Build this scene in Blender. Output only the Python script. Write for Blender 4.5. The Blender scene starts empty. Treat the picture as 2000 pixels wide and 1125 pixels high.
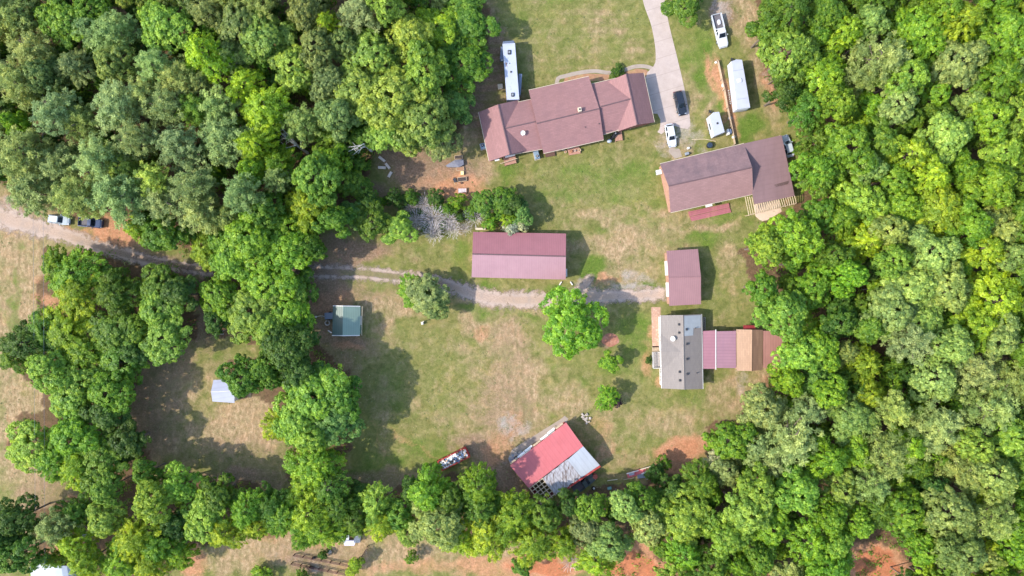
import bpy, math, random
import numpy as np
from mathutils import Vector, Matrix, noise

# ---------------------------------------------------------------- camera, sky, sun, exposure
scn = bpy.context.scene
COL = scn.collection
H = 400.0 / 3.0                      # drone height in metres, 0.1 m of ground per photo pixel
cam_d = bpy.data.cameras.new('camera'); cam = bpy.data.objects.new('camera', cam_d); COL.objects.link(cam)
cam.location = (0, 0, H); cam.rotation_euler = (0, 0, 0)
cam_d.sensor_width = 36; cam_d.lens = 24.0; cam_d.clip_start = 1; cam_d.clip_end = 3000
scn.camera = cam
SUN_EL = math.radians(43); SHADOW_AZ = math.radians(15)     # direction shadows fall, from +X towards +Y
world = bpy.data.worlds.new("World"); scn.world = world; world.use_nodes = True
wn = world.node_tree; sky = wn.nodes.new('ShaderNodeTexSky'); sky.sky_type = 'NISHITA'; sky.sun_disc = False
sd = Vector((-math.cos(SHADOW_AZ)*math.cos(SUN_EL), -math.sin(SHADOW_AZ)*math.cos(SUN_EL), math.sin(SUN_EL)))
sky.sun_elevation = SUN_EL; sky.sun_rotation = math.atan2(sd.x, sd.y)
wn.links.new(sky.outputs[0], wn.nodes['Background'].inputs[0]); wn.nodes['Background'].inputs[1].default_value = 0.15
sun_d = bpy.data.lights.new('sun', 'SUN'); sun = bpy.data.objects.new('sun', sun_d); COL.objects.link(sun)
sun_d.energy = 2.1; sun_d.angle = math.radians(1.0); sun_d.color = (1.0, 0.94, 0.84)
sun.rotation_euler = (-sd).to_track_quat('-Z', 'Y').to_euler()
scn.view_settings.view_transform = 'Standard'; scn.view_settings.look = 'None'
scn.view_settings.gamma = 1; scn.view_settings.exposure = 1.62
scn.cycles.max_bounces = 8; scn.cycles.diffuse_bounces = 3; scn.cycles.transmission_bounces = 4

RND = random.Random(7)
def P(px, py, z=0.0):
    k = (1 - z / H) * 0.1
    return Vector(((px - 1000) * k, (562.5 - py) * k, z))

# ---------------------------------------------------------------- tagging
def tag(o, label=None, cat=None, group=None, kind=None):
    if label: o['label'] = label
    if cat: o['category'] = cat
    if group: o['group'] = group
    if kind: o['kind'] = kind
    return o
def thing(name, label, cat, loc=(0, 0, 0), rz=0.0, group=None):
    o = bpy.data.objects.new(name, None); COL.objects.link(o)
    o.location = loc; o.rotation_euler = (0, 0, rz); o.empty_display_size = 0.5
    return tag(o, label, cat, group)

# ---------------------------------------------------------------- materials
def srgb(r, g, b):
    f = lambda c: c/12.92 if c <= 0.04045 else ((c+0.055)/1.055)**2.4
    return tuple(f(c/255.0) for c in (r, g, b))
class NT:
    def __init__(s, name):
        s.m = bpy.data.materials.new(name); s.m.use_nodes = True; s.t = s.m.node_tree
        s.b = s.t.nodes['Principled BSDF']; s.out = s.t.nodes['Material Output']
    def n(s, typ, **kw):
        nd = s.t.nodes.new(typ)
        for k, v in kw.items(): setattr(nd, k, v)
        return nd
    def l(s, a, b): s.t.links.new(a, b)
    def noise(s, vec, scale, detail=4, rough=0.55, dist=0.0):
        nd = s.n('ShaderNodeTexNoise'); nd.inputs['Scale'].default_value = scale
        nd.inputs['Detail'].default_value = detail; nd.inputs['Roughness'].default_value = rough
        nd.inputs['Distortion'].default_value = dist
        if vec is not None: s.l(vec, nd.inputs['Vector'])
        return nd.outputs['Fac']
    def ramp(s, fac, stops):
        nd = s.n('ShaderNodeValToRGB'); e = nd.color_ramp.elements
        while len(e) < len(stops): e.new(0.5)
        for i, (p, c) in enumerate(stops):
            e[i].position = p; e[i].color = (c[0], c[1], c[2], 1) if isinstance(c, (tuple, list)) else (c, c, c, 1)
        s.l(fac, nd.inputs[0]); return nd.outputs[0]
    def mix(s, fac, a, b, mode='MIX'):
        nd = s.n('ShaderNodeMix'); nd.data_type = 'RGBA'; nd.blend_type = mode
        for k, v in ((0, fac), (6, a), (7, b)):
            sock = nd.inputs[k]
            if hasattr(v, 'is_linked'): s.l(v, sock)
            elif isinstance(v, (int, float)): sock.default_value = v if k == 0 else (v, v, v, 1)
            else: sock.default_value = (v[0], v[1], v[2], 1)
        return nd.outputs[2]
    def math(s, op, a, b=0.0, c=None):
        nd = s.n('ShaderNodeMath', operation=op)
        for i, v in enumerate((a, b, c)):
            if v is None: continue
            if isinstance(v, (int, float)): nd.inputs[i].default_value = v
            else: s.l(v, nd.inputs[i])
        return nd.outputs[0]
    def mapr(s, v, a, b, c=0.0, d=1.0):
        nd = s.n('ShaderNodeMapRange'); s.l(v, nd.inputs[0])
        for i, x in enumerate((a, b, c, d)): nd.inputs[i+1].default_value = x
        return nd.outputs[0]
    def bump(s, h, strength=0.4, dist=0.05):
        nd = s.n('ShaderNodeBump'); nd.inputs['Strength'].default_value = strength; nd.inputs['Distance'].default_value = dist
        s.l(h, nd.inputs['Height']); s.l(nd.outputs[0], s.b.inputs['Normal'])
    def coords(s, rot=0.0, scale=(1, 1, 1), which='Object'):
        tc = s.n('ShaderNodeTexCoord'); mp = s.n('ShaderNodeMapping')
        mp.inputs['Rotation'].default_value = (0, 0, rot); mp.inputs['Scale'].default_value = scale
        s.l(tc.outputs[which], mp.inputs[0]); return mp.outputs[0]

MATS = {}
def mat(name, col, var=0.12, scale=1.5, rough=0.75, metal=0.0, bump=0.15, dirt=None, dirt_amt=0.35, spec=0.5):
    """general weathered surface: base colour, soft tone variation, optional dirt stains"""
    if name in MATS: return MATS[name]
    s = NT(name); v = s.coords()
    f = s.noise(v, scale, 6); f2 = s.noise(v, scale*9, 3)
    lo = tuple(c*(1-var) for c in col); hi = tuple(min(1, c*(1+var)) for c in col)
    c = s.ramp(f, [(0.3, lo), (0.7, hi)])
    c = s.mix(s.mapr(f2, 0.35, 0.75, 0, 0.35), c, lo)
    if dirt:
        g = s.noise(v, scale*0.6, 7, 0.65); c = s.mix(s.mapr(g, 0.52, 0.72, 0, dirt_amt), c, dirt)
    s.l(c, s.b.inputs['Base Color']); s.b.inputs['Roughness'].default_value = rough
    s.b.inputs['Metallic'].default_value = metal; s.b.inputs['Specular IOR Level'].default_value = spec
    if bump: s.bump(f2, bump, 0.02)
    MATS[name] = s.m; return s.m

def shingle(name, col, rot=0.0, streak=None, streak_amt=0.0, row=0.28):
    """asphalt shingles: rows across the slope, speckle, optional weather streaks"""
    s = NT(name); v = s.coords(rot)
    br = s.n('ShaderNodeTexBrick'); s.l(v, br.inputs['Vector']); br.inputs['Scale'].default_value = 1.0
    br.inputs['Brick Width'].default_value = 0.9; br.inputs['Row Height'].default_value = row
    br.inputs['Mortar Size'].default_value = 0.02; br.inputs['Bias'].default_value = 0
    a = tuple(c*0.9 for c in col); b = tuple(min(1, c*1.1) for c in col)
    br.inputs['Color1'].default_value = (*a, 1); br.inputs['Color2'].default_value = (*b, 1)
    br.inputs['Mortar'].default_value = (*[c*0.72 for c in col], 1)
    c = br.outputs['Color']
    f = s.noise(v, 0.35, 5, 0.6); c = s.mix(s.mapr(f, 0.35, 0.7, 0, 0.35), c, tuple(x*0.78 for x in col))
    f3 = s.noise(v, 14, 2); c = s.mix(s.mapr(f3, 0.3, 0.8, 0, 0.3), c, tuple(min(1, x*1.2) for x in col))
    if streak:
        v2 = s.coords(rot, (0.75, 0.09, 1)); g = s.noise(v2, 1.0, 6, 0.6, 0.4)
        c = s.mix(s.mapr(g, 0.38, 0.68, 0, streak_amt), c, streak)
    s.l(c, s.b.inputs['Base Color']); s.b.inputs['Roughness'].default_value = 0.88
    s.bump(br.outputs['Fac'], 0.25, -0.02); MATS[name] = s.m; return s.m

def ribbed(name, col, rot=0.0, pitch=0.35, rough=0.45, metal=0.0, dark=0.72, dirt=None, dirt_amt=0.3, dscale=0.4):
    """ribbed sheet metal, ribs vary along rotated X"""
    s = NT(name); v = s.coords(rot)
    sep = s.n('ShaderNodeSeparateXYZ'); s.l(v, sep.inputs[0])
    u = s.math('FRACT', s.math('DIVIDE', sep.outputs[0], pitch))
    rib = s.mapr(s.math('ABSOLUTE', s.math('SUBTRACT', u, 0.5)), 0.30, 0.46, 0, 1)
    f = s.noise(v, 0.5, 5, 0.6)
    c = s.ramp(f, [(0.3, tuple(x*0.93 for x in col)), (0.7, tuple(min(1, x*1.06) for x in col))])
    pan = s.math('FLOOR', s.math('DIVIDE', sep.outputs[0], pitch*3)); wn_ = s.n('ShaderNodeTexWhiteNoise', noise_dimensions='1D'); s.l(pan, wn_.inputs['W'])
    c = s.mix(s.mapr(wn_.outputs[0], 0, 1, 0, 0.06), c, tuple(x*0.7 for x in col))
    c = s.mix(s.math('MULTIPLY', rib, 1-dark), c, tuple(x*0.35 for x in col))
    if dirt:
        v2 = s.coords(rot, (1.6, 0.25, 1)); g = s.noise(v2, dscale*2, 7, 0.68)
        c = s.mix(s.mapr(g, 0.46, 0.66, 0, dirt_amt), c, dirt)
    s.l(c, s.b.inputs['Base Color']); s.b.inputs['Roughness'].default_value = rough; s.b.inputs['Metallic'].default_value = metal
    s.bump(rib, 0.25, 0.02); MATS[name] = s.m; return s.m

def glass(name='window_glass', col=(0.02, 0.03, 0.045), rough=0.06):
    if name in MATS: return MATS[name]
    s = NT(name); v = s.coords(); f = s.noise(v, 2, 3)
    s.l(s.ramp(f, [(0.3, col), (0.7, tuple(c*1.8 for c in col))]), s.b.inputs['Base Color'])
    s.b.inputs['Roughness'].default_value = rough; s.b.inputs['Specular IOR Level'].default_value = 0.8
    MATS[name] = s.m; return s.m

def paint(name, col, rough=0.25, coat=0.6):
    if name in MATS: return MATS[name]
    s = NT(name); v = s.coords(); f = s.noise(v, 3, 5)
    s.l(s.ramp(f, [(0.3, tuple(c*0.93 for c in col)), (0.75, col)]), s.b.inputs['Base Color'])
    s.b.inputs['Roughness'].default_value = rough; s.b.inputs['Coat Weight'].default_value = coat
    MATS[name] = s.m; return s.m

def leafmat(name, rough=0.5, trans=0.4):
    """foliage: colour comes from each tree's own object colour, varied leaf by leaf and clump by clump"""
    s = NT(name)
    oi = s.n('ShaderNodeObjectInfo'); geo = s.n('ShaderNodeNewGeometry')
    at = s.n('ShaderNodeAttribute', attribute_name='clump')
    hsv = s.n('ShaderNodeHueSaturation'); s.l(oi.outputs['Color'], hsv.inputs['Color'])
    r = geo.outputs['Random Per Island']
    val = s.math('MULTIPLY', s.mapr(r, 0, 1, 0.75, 1.28), s.mapr(at.outputs['Fac'], 0, 1, 0.62, 1.36))
    s.l(val, hsv.inputs['Value'])
    s.l(s.mapr(at.outputs['Fac'], 0, 1, 0.525, 0.482), hsv.inputs['Hue'])
    s.l(s.mapr(r, 0, 1, 1.05, 0.9), hsv.inputs['Saturation'])
    s.l(hsv.outputs[0], s.b.inputs['Base Color']); s.b.inputs['Roughness'].default_value = rough
    s.b.inputs['Specular IOR Level'].default_value = 0.35
    tr = s.n('ShaderNodeBsdfTranslucent'); h2 = s.n('ShaderNodeHueSaturation'); s.l(hsv.outputs[0], h2.inputs['Color'])
    h2.inputs['Hue'].default_value = 0.485; h2.inputs['Value'].default_value = 1.2; s.l(h2.outputs[0], tr.inputs[0])
    mx = s.n('ShaderNodeMixShader'); mx.inputs[0].default_value = trans
    s.l(s.b.outputs[0], mx.inputs[1]); s.l(tr.outputs[0], mx.inputs[2]); s.l(mx.outputs[0], s.out.inputs[0])
    MATS[name] = s.m; return s.m

# ---------------------------------------------------------------- mesh builder
def wloc(o):
    v = Vector((0, 0, 0)); M = Matrix.Identity(4)
    ch = []
    while o is not None: ch.append(o); o = o.parent
    for q in reversed(ch):
        M = M @ Matrix.LocRotScale(q.location, q.rotation_euler, q.scale)
    return M
class MB:
    def __init__(s): s.v = []; s.f = []; s.mi = []
    def add(s, vs, fs, mi=0):
        o = len(s.v); s.v += [tuple(p) for p in vs]; s.f += [tuple(i+o for i in f) for f in fs]; s.mi += [mi]*len(fs)
    def box(s, c, d, rz=0.0, ry=0.0, mi=0):
        R = Matrix.Rotation(rz, 3, 'Z') @ Matrix.Rotation(ry, 3, 'Y'); c = Vector(c); x, y, z = d[0]/2, d[1]/2, d[2]/2
        vs = [c + R @ Vector((a*x, b*y, e*z)) for a, b, e in ((-1,-1,-1),(1,-1,-1),(1,1,-1),(-1,1,-1),(-1,-1,1),(1,-1,1),(1,1,1),(-1,1,1))]
        s.add(vs, [(0,3,2,1),(4,5,6,7),(0,1,5,4),(1,2,6,5),(2,3,7,6),(3,0,4,7)], mi); return s
    def bbox(s, c, d, rz=0.0, b=0.05, mi=0):
        """box with chamfered top and vertical edges"""
        R = Matrix.Rotation(rz, 3, 'Z'); c = Vector(c); x, y, z = d[0]/2, d[1]/2, d[2]/2
        def oct_(xx, yy, bb, zz): return [c + R @ Vector(p+(zz,)) for p in ((-xx+bb,-yy),(xx-bb,-yy),(xx,-yy+bb),(xx,yy-bb),(xx-bb,yy),(-xx+bb,yy),(-xx,yy-bb),(-xx,-yy+bb))]
        rings = [oct_(x, y, b, -z), oct_(x, y, b, z-b), oct_(x-b, y-b, b*0.6, z)]
        s.loft(rings, mi); return s
    def loft(s, rings, mi=0, cap=True, closed=True):
        n = len(rings[0]); vs = [p for r in rings for p in r]; fs = []
        for i in range(len(rings)-1):
            for j in range(n if closed else n-1):
                k = (j+1) % n; fs.append((i*n+j, i*n+k, (i+1)*n+k, (i+1)*n+j))
        if cap: fs.append(tuple(range(n-1, -1, -1))); fs.append(tuple((len(rings)-1)*n+j for j in range(n)))
        s.add(vs, fs, mi); return s
    def prism(s, poly, z0, z1, mi=0):
        return s.loft([[Vector((p[0], p[1], z0)) for p in poly], [Vector((p[0], p[1], z1)) for p in poly]], mi)
    def slab(s, q, t, mi=0):
        q = [Vector(p) for p in q]; n = (q[1]-q[0]).cross(q[2]-q[0])
        if n.z < 0: n = -n; 
        n.normalize(); lo = [p - n*t for p in q]; k = len(q)
        s.add(q+lo, [tuple(range(k)), tuple(range(2*k-1, k-1, -1))]+[(i, i+k, (i+1) % k+k, (i+1) % k) for i in range(k)], mi); return s
    def tube(s, pts, rad, n=6, mi=0, cap=True):
        pts = [Vector(p) for p in pts]; rad = rad if isinstance(rad, (list, tuple)) else [rad]*len(pts); rings = []
        for i, p in enumerate(pts):
            d = (pts[min(i+1, len(pts)-1)] - pts[max(i-1, 0)]).normalized()
            a = d.cross(Vector((0, 0, 1)) if abs(d.z) < 0.9 else Vector((1, 0, 0))).normalized(); b = d.cross(a)
            rings.append([p + (a*math.cos(t*2*math.pi/n) + b*math.sin(t*2*math.pi/n))*rad[i] for t in range(n)])
        return s.loft(rings, mi, cap)
    def cyl(s, p, r, h, n=16, mi=0, r2=None):
        return s.tube([p, Vector(p)+Vector((0, 0, h))], [r, r if r2 is None else r2], n, mi)
    def ring(s, c, R, r, n=20, m=8, axis='Z', mi=0):
        c = Vector(c); vs = []; fs = []
        for i in range(n):
            a = i*2*math.pi/n
            for j in range(m):
                b = j*2*math.pi/m; x = (R+r*math.cos(b)); p = (x*math.cos(a), x*math.sin(a), r*math.sin(b))
                if axis == 'Y': p = (p[0], p[2], p[1])
                vs.append(c+Vector(p))
        for i in range(n):
            for j in range(m): fs.append((i*m+j, ((i+1) % n)*m+j, ((i+1) % n)*m+(j+1) % m, i*m+(j+1) % m))
        s.add(vs, fs, mi); return s
    def blob(s, c, d, seed=0, amp=0.15, n=10, m=7, mi=0):
        c = Vector(c); rings = []
        for i in range(m+1):
            th = math.pi*(i/m); th = min(max(th, 0.05), math.pi-0.05); r = []
            for j in range(n):
                a = j*2*math.pi/n; q = Vector((math.sin(th)*math.cos(a), math.sin(th)*math.sin(a), -math.cos(th)))
                k = 1 + amp*noise.noise(q*2 + Vector((seed*7.1, 0, 0)))*2
                r.append(c + Vector((q.x*d[0]/2, q.y*d[1]/2, q.z*d[2]/2))*k)
            rings.append(r)
        return s.loft(rings, mi)
    def build(s, name, m, parent=None, local=False, smooth=False):
        me = bpy.data.meshes.new(name); vs = s.v
        if parent is not None and not local:
            I = wloc(parent).inverted(); vs = [tuple(I @ Vector(p)) for p in s.v]
        elif parent is None and not local:
            xs = [p[0] for p in s.v]; ys = [p[1] for p in s.v]; zs = [p[2] for p in s.v]
            c = ((min(xs)+max(xs))/2, (min(ys)+max(ys))/2, min(zs)); vs = [(p[0]-c[0], p[1]-c[1], p[2]-c[2]) for p in s.v]
        me.from_pydata(vs, [], s.f); me.update()
        for mm in (m if isinstance(m, (list, tuple)) else [m]): me.materials.append(mm)
        if any(s.mi): me.polygons.foreach_set('material_index', s.mi)
        if smooth: me.shade_smooth() if hasattr(me, 'shade_smooth') else None
        o = bpy.data.objects.new(name, me); COL.objects.link(o)
        if parent is not None: o.parent = parent
        elif not local: o.location = c
        return o
def copy_tree(o, parent=None):
    c = o.copy(); COL.objects.link(c); c.parent = parent
    for ch in list(o.children):
        if ch is not c: copy_tree(ch, c)
    return c
# ================================================================ GROUND
def vnoise(x, y, seed=0):
    xi = np.floor(x).astype(np.int64); yi = np.floor(y).astype(np.int64); xf = x-xi; yf = y-yi
    def h(a, b):
        n = (a*374761393 + b*668265263 + seed*1274126177) & 0x7fffffff
        n = ((n ^ (n >> 13))*1274126177) & 0x7fffffff; return ((n ^ (n >> 16)) & 0xffff)/65535.0
    u = xf*xf*(3-2*xf); v = yf*yf*(3-2*yf)
    return (h(xi, yi)*(1-u)+h(xi+1, yi)*u)*(1-v) + (h(xi, yi+1)*(1-u)+h(xi+1, yi+1)*u)*v
def fbm(x, y, seed=0, o=4):
    t = 0; a = 0.5
    for i in range(o): t = t + a*vnoise(x*2**i, y*2**i, seed+i); a *= 0.5
    return t/(1-0.5**o)
def inpoly(px, py, poly):
    r = np.zeros(px.shape, bool); n = len(poly)
    for i in range(n):
        x1, y1 = poly[i]; x2, y2 = poly[(i+1) % n]
        if y1 == y2: continue
        c = ((y1 > py) != (y2 > py)) & (px < (x2-x1)*(py-y1)/(y2-y1)+x1); r ^= c
    return r
W_NW = [(-110,-90),(955,-90),(962,20),(940,120),(915,225),(870,290),(740,290),(715,330),(690,400),(640,450),(600,520),(590,650),(520,660),(400,650),(385,540),(400,505),(290,480),(255,430),(150,415),(90,405),(20,380),(-110,340)]
W_E = [(1470,-90),(2120,-90),(2120,1190),(1250,1190),(1180,1090),(1060,1060),(1000,1010),(1020,960),(1090,975),(1180,960),(1290,935),(1380,900),(1395,840),(1460,800),(1500,745),(1540,700),(1500,640),(1480,580),(1455,500),(1480,440),(1575,400),(1578,300),(1545,230),(1500,150)]
W_SW = [(5,690),(70,640),(85,490),(200,490),(370,520),(380,660),(290,700),(250,800),(290,890),(300,950),(400,930),(560,960),(560,700),(450,700),(450,760),(540,800),(560,860),(610,660),(700,760),(690,860),(660,900),(680,980),(840,940),(950,930),(1030,980),(1000,1060),(860,1040),(780,1040),(660,1050),(560,1040),(420,1060),(340,1125),(60,1140),(60,1000),(180,960),(100,930),(15,880),(40,820),(100,790),(50,740)]
def blob_w(X, Y, cx, cy, rx, ry, a=0, s=0.35):
    a = math.radians(a); dx = X-cx; dy = Y-cy; u = (dx*math.cos(a)+dy*math.sin(a))/rx; v = (-dx*math.sin(a)+dy*math.cos(a))/ry
    d = np.sqrt(u*u+v*v); return np.clip((1+s-d)/(2*s), 0, 1)
# growth and soil patches; several brown ones colour in tree-shaded ground, in photo pixels: (x, y, rx, ry, angle, strength)
LUSH = [(1365,110,35,75,-8,.8),(1340,20,30,30,0,.5),(1395,170,14,50,-8,.6),(1465,255,26,34,0,.95),(1400,300,30,14,0,.5),(1320,345,60,28,-10,.75),(1160,345,150,35,-12,.6),(1250,400,120,22,0,.35),(1000,335,40,22,0,.8),(1430,430,60,16,0,.5),
 (1165,520,24,34,20,.8),(1210,440,130,10,0,.4),(1360,470,60,12,0,.8),(1270,555,14,10,0,.8),(1290,553,18,6,0,.8),(1225,565,10,8,0,.6),(1040,560,20,9,0,.8),(940,555,40,8,0,.8),(1085,558,25,9,0,.7),(905,540,14,30,0,.4),(890,485,26,36,0,.6),(790,490,50,24,0,.3),
 (940,610,34,16,20,.6),(1235,640,45,45,0,.75),(1250,700,30,60,0,.45),(1200,720,60,20,0,.5),(1370,785,60,22,0,.5),(1330,800,50,16,0,.3),(1420,830,24,24,0,.55),(1240,870,60,24,0,.35),(1120,745,40,20,0,.4),(1090,700,40,30,0,.3),
 (820,885,90,26,-8,.6),(720,905,50,30,0,.5),(890,900,60,20,0,.4),(1000,615,60,10,0,.5),(880,650,40,16,0,.35),(770,660,30,30,0,.35),(640,660,20,10,0,.3),(980,700,18,60,0,.3),(800,760,90,60,0,.25),(1020,800,20,40,0,.5),(870,760,40,60,0,.2),
 (430,690,40,16,0,.45),(330,760,40,60,0,.3),(390,900,110,16,0,.2),(24,600,8,150,0,.62),(8,720,5,260,0,.5),(36,480,10,24,0,.5),(1100,60,110,70,0,.25),(1010,30,30,40,0,.35),(1120,140,90,10,-8,.35),(990,130,14,60,0,.3),
 (1205,250,100,10,-14,.4),(610,1110,40,14,0,.2),(735,1090,14,6,0,.4),(1440,60,12,60,-8,.3),(1490,200,16,50,0,.3),(1400,560,14,40,0,.3),(560,1120,30,14,0,.5),(690,560,40,12,0,.3)]
DRY = [(45,640,80,300,0,.85),(60,930,60,60,0,.7),(1000,720,90,60,0,.6),(1060,840,60,30,0,.6),(900,740,50,60,0,.35),(1290,430,120,26,0,.4),(1120,380,60,20,0,.3),(1180,100,70,30,0,.3),(1060,90,60,40,0,.25),(330,800,90,110,0,.6),(500,780,60,40,0,.6),(70,760,70,260,0,.5),(700,1080,400,40,0,.6),(1390,860,40,30,0,.4),(1180,50,50,40,0,.5),(1110,90,40,20,0,.3),(1230,110,30,12,0,.3),(1390,210,10,60,-10,.7),(1355,190,12,60,-8,.6),(1460,50,30,60,-8,.8),(1500,140,24,110,-6,.7),(1330,290,40,22,0,.7),(1180,420,90,14,0,.5),(1240,470,100,32,0,.65),(1390,450,50,9,3,.9),(1430,520,30,60,0,.35),(1140,480,40,24,0,.4),
 (1240,520,70,30,0,.55),(1200,545,60,12,0,.6),(840,490,80,40,0,.2),(860,560,70,8,10,.4),(760,590,70,30,0,.6),(660,600,40,60,0,.5),(760,630,20,40,0,.6),(940,640,40,30,0,.8),(1000,680,40,60,0,.8),(1010,750,60,50,0,.8),(1000,820,60,40,0,.9),(960,860,50,30,0,.9),(960,590,100,16,5,.5),
 (880,800,80,50,0,.35),(780,790,60,50,0,.35),(1100,790,50,40,0,.5),(1200,830,50,60,0,.3),(1330,830,70,30,0,.55),(1420,770,40,50,0,.6),(1240,900,50,16,0,.5),(1450,700,60,20,0,.35),(1180,880,20,40,0,.5),
 (480,830,90,60,0,1.),(300,800,60,110,0,.55),(360,730,60,40,0,.5),(430,850,120,40,0,.6),(90,550,45,100,0,.85),(60,800,50,200,0,.6),(50,660,30,90,0,.5),(60,930,40,60,0,.8),(60,480,60,20,0,.5),
 (520,1070,140,30,-6,.9),(760,1080,160,40,0,.8),(640,1040,60,14,0,.6),(450,1100,60,24,0,.8),(880,1090,60,24,0,.6),(1480,780,28,60,25,.8),(1290,690,16,70,0,.5),(910,250,24,50,0,.8),(960,340,30,24,0,.8),(1000,320,16,10,0,.4)]
BROWN = [(1000,700,50,90,0,.38),(985,800,60,70,0,.5),(850,345,95,48,0,.9),(1020,650,40,30,0,.3),(300,780,60,140,0,.5),(480,890,130,40,0,.4),(660,760,40,100,0,.45),(1000,860,60,60,0,.3),(620,1085,120,24,0,.4),(110,960,60,40,0,.5),(955,110,32,110,0,.9),(935,190,24,70,0,.9),(1000,190,30,40,0,.5),(830,335,78,40,0,1.),(780,310,50,30,0,.8),(750,380,30,30,0,.7),(690,490,70,28,0,.95),(640,560,40,60,0,1.),(660,650,70,30,20,.8),(640,720,50,60,0,.6),(700,680,40,20,30,.5),(700,570,60,20,0,.5),
 (940,880,60,30,30,.8),(980,930,50,40,50,.95),(1040,920,40,60,35,.6),(1190,665,17,13,0,1.),(340,700,50,50,0,.6),(280,820,30,120,0,.7),(420,935,150,20,0,.8),(740,940,100,28,0,.6),(400,570,20,100,0,1.),(1500,660,30,10,0,.5),(1240,930,90,12,0,.5),
 (250,490,70,22,20,.8),(300,510,60,14,10,.7),(230,560,60,20,0,.5),(90,1040,50,70,0,.9),(60,965,40,20,0,.5),(600,1095,60,26,8,.75),(1500,20,20,20,0,.3),(1410,20,24,28,0,.9),(380,640,20,40,0,.8),(700,410,40,30,0,.7),(590,1085,80,30,8,.4),(1270,960,30,8,0,.4)]
CLAY = [(1385,150,9,50,-12,.7),(1412,170,14,60,-14,.95),(1428,220,9,40,-14,.8),(1505,170,10,40,-10,.7),(1410,230,8,10,0,.6),(895,365,48,26,0,.95),(860,355,60,26,0,.4),(1190,545,34,7,0,.7),(945,650,24,16,0,.55),(985,850,30,50,30,.55),(960,880,26,30,40,.7),(1330,880,46,26,-10,1.12),(1330,915,40,14,0,.9),(1280,660,13,30,0,.5),(1255,700,12,36,0,.5),(1287,745,14,20,0,.5),
 (1515,725,20,10,0,.9),(1495,760,16,24,30,.4),(1060,1105,74,26,0,1.35),(1240,1108,84,28,0,1.35),(1250,1080,30,20,0,.9),(1712,1106,64,34,0,1.6),(1520,1118,14,10,0,.8),(930,1105,50,22,0,.7),(800,1105,120,16,0,.5),(700,1110,60,14,0,.4),(1000,1120,80,10,0,.6),(620,1055,50,10,0,.45),(520,1045,50,10,0,.4),(380,1100,24,26,0,.8),(230,450,55,26,10,1.),(210,470,60,10,10,.6),(145,450,30,8,0,.7),
 (110,600,22,26,20,.95),(75,545,14,14,0,.5),(70,590,16,10,0,.5),(15,400,24,18,0,.5),(135,965,16,8,0,.8),(20,840,4,50,0,.5),(650,590,46,26,0,.45),(670,670,30,10,20,.6),(1150,840,30,50,60,.35),(1180,890,14,40,30,.4),(810,870,60,5,35,.35),(740,855,70,4,55,.3),(1170,870,12,6,0,.5),(1370,960,24,8,0,.5),(640,730,20,40,0,.2),(920,380,40,10,0,.6),(115,1075,40,12,0,.5),(1540,390,10,6,0,.5)]
GRAV = [(1225,560,60,10,0,.5),(1160,575,110,16,0,.5),(1235,535,20,12,0,.5),(1260,545,30,10,0,.4),(1340,270,34,22,0,.5),(1145,560,24,12,0,.5),(1360,290,40,7,5,.35),(1350,240,20,16,0,.2),(1510,120,14,60,0,.35),(1410,15,18,26,0,.6),(985,825,24,14,0,.6),(1015,840,14,24,40,.5),(1310,290,22,14,0,.4),(1240,560,10,6,0,.6),(560,1085,50,12,0,.25),(1450,740,16,40,20,.35),(1020,880,60,10,-38,.4),(615,1100,12,16,0,.5),(20,400,30,16,0,.5),(1145,545,10,16,0,.4)]
fx = np.arange(-104, 104.01, 0.42); fy = np.arange(-60, 60.01, 0.42)
def ext(a, far):
    o = [a[-1]]; st = 1.0
    while o[-1] < far: o.append(o[-1]+st); st *= 1.35
    return np.concatenate([[-v for v in o[:0:-1]], a, o[1:]])
gx = ext(fx, 900); gy = ext(fy, 900)
GX, GY = np.meshgrid(gx, gy); PX = GX*10+1000; PY = 562.5-GY*10
wx = PX + (fbm(PX/38, PY/38, 3)-.5)*46 + (fbm(PX/9, PY/9, 9)-.5)*10
wy = PY + (fbm(PX/38, PY/38, 5)-.5)*46 + (fbm(PX/9, PY/9, 12)-.5)*10
def field(lst):
    w = np.zeros_like(PX)
    for b in lst:
        w = np.maximum(w, blob_w(wx, wy, *b[:5])*b[5])
    return w
wL, wD, wB, wC, wG = (field(q) for q in (LUSH, DRY, BROWN, CLAY, GRAV))
wood = np.zeros_like(PX)
for pl in (W_NW, W_E, W_SW): wood = np.maximum(wood, inpoly(wx, wy, pl).astype(float))
outside = (np.abs(PX-1000) > 1080) | (np.abs(PY-562) > 620)
wood[outside & (PX > 300)] = 1
wB = np.maximum(wB, wood*0.9)
nv = fbm(PX/22, PY/22, 21, 5)
wD = np.clip(wD*1.12 + (nv-.55)*1.3, 0, 1); wL = np.clip(wL + (fbm(PX/30, PY/30, 33, 5)-.65)*1.4, 0, 1)*(1-wood)
wG = np.clip(wG, 0, 1)*(0.55+0.9*fbm(PX/8, PY/8, 44))
nx, ny = len(gx), len(gy)
GZ = np.where(outside, 0, (fbm(PX/120, PY/120, 77)-.5)*0.0)
co = np.stack([GX.ravel(), GY.ravel(), GZ.ravel()-0.0], 1)
ii = (np.arange(ny-1)[:, None]*nx + np.arange(nx-1)[None, :]).ravel()
quads = np.stack([ii, ii+1, ii+nx+1, ii+nx], 1)
def npmesh(name, co, quads, k=4):
    me = bpy.data.meshes.new(name); me.vertices.add(len(co)); me.vertices.foreach_set('co', co.astype(np.float32).ravel())
    me.loops.add(len(quads)*k); me.loops.foreach_set('vertex_index', quads.astype(np.int32).ravel())
    me.polygons.add(len(quads)); me.polygons.foreach_set('loop_start', np.arange(0, len(quads)*k, k, dtype=np.int32))
    me.update(calc_edges=True); return me
gm = npmesh('ground', co, quads)
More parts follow.
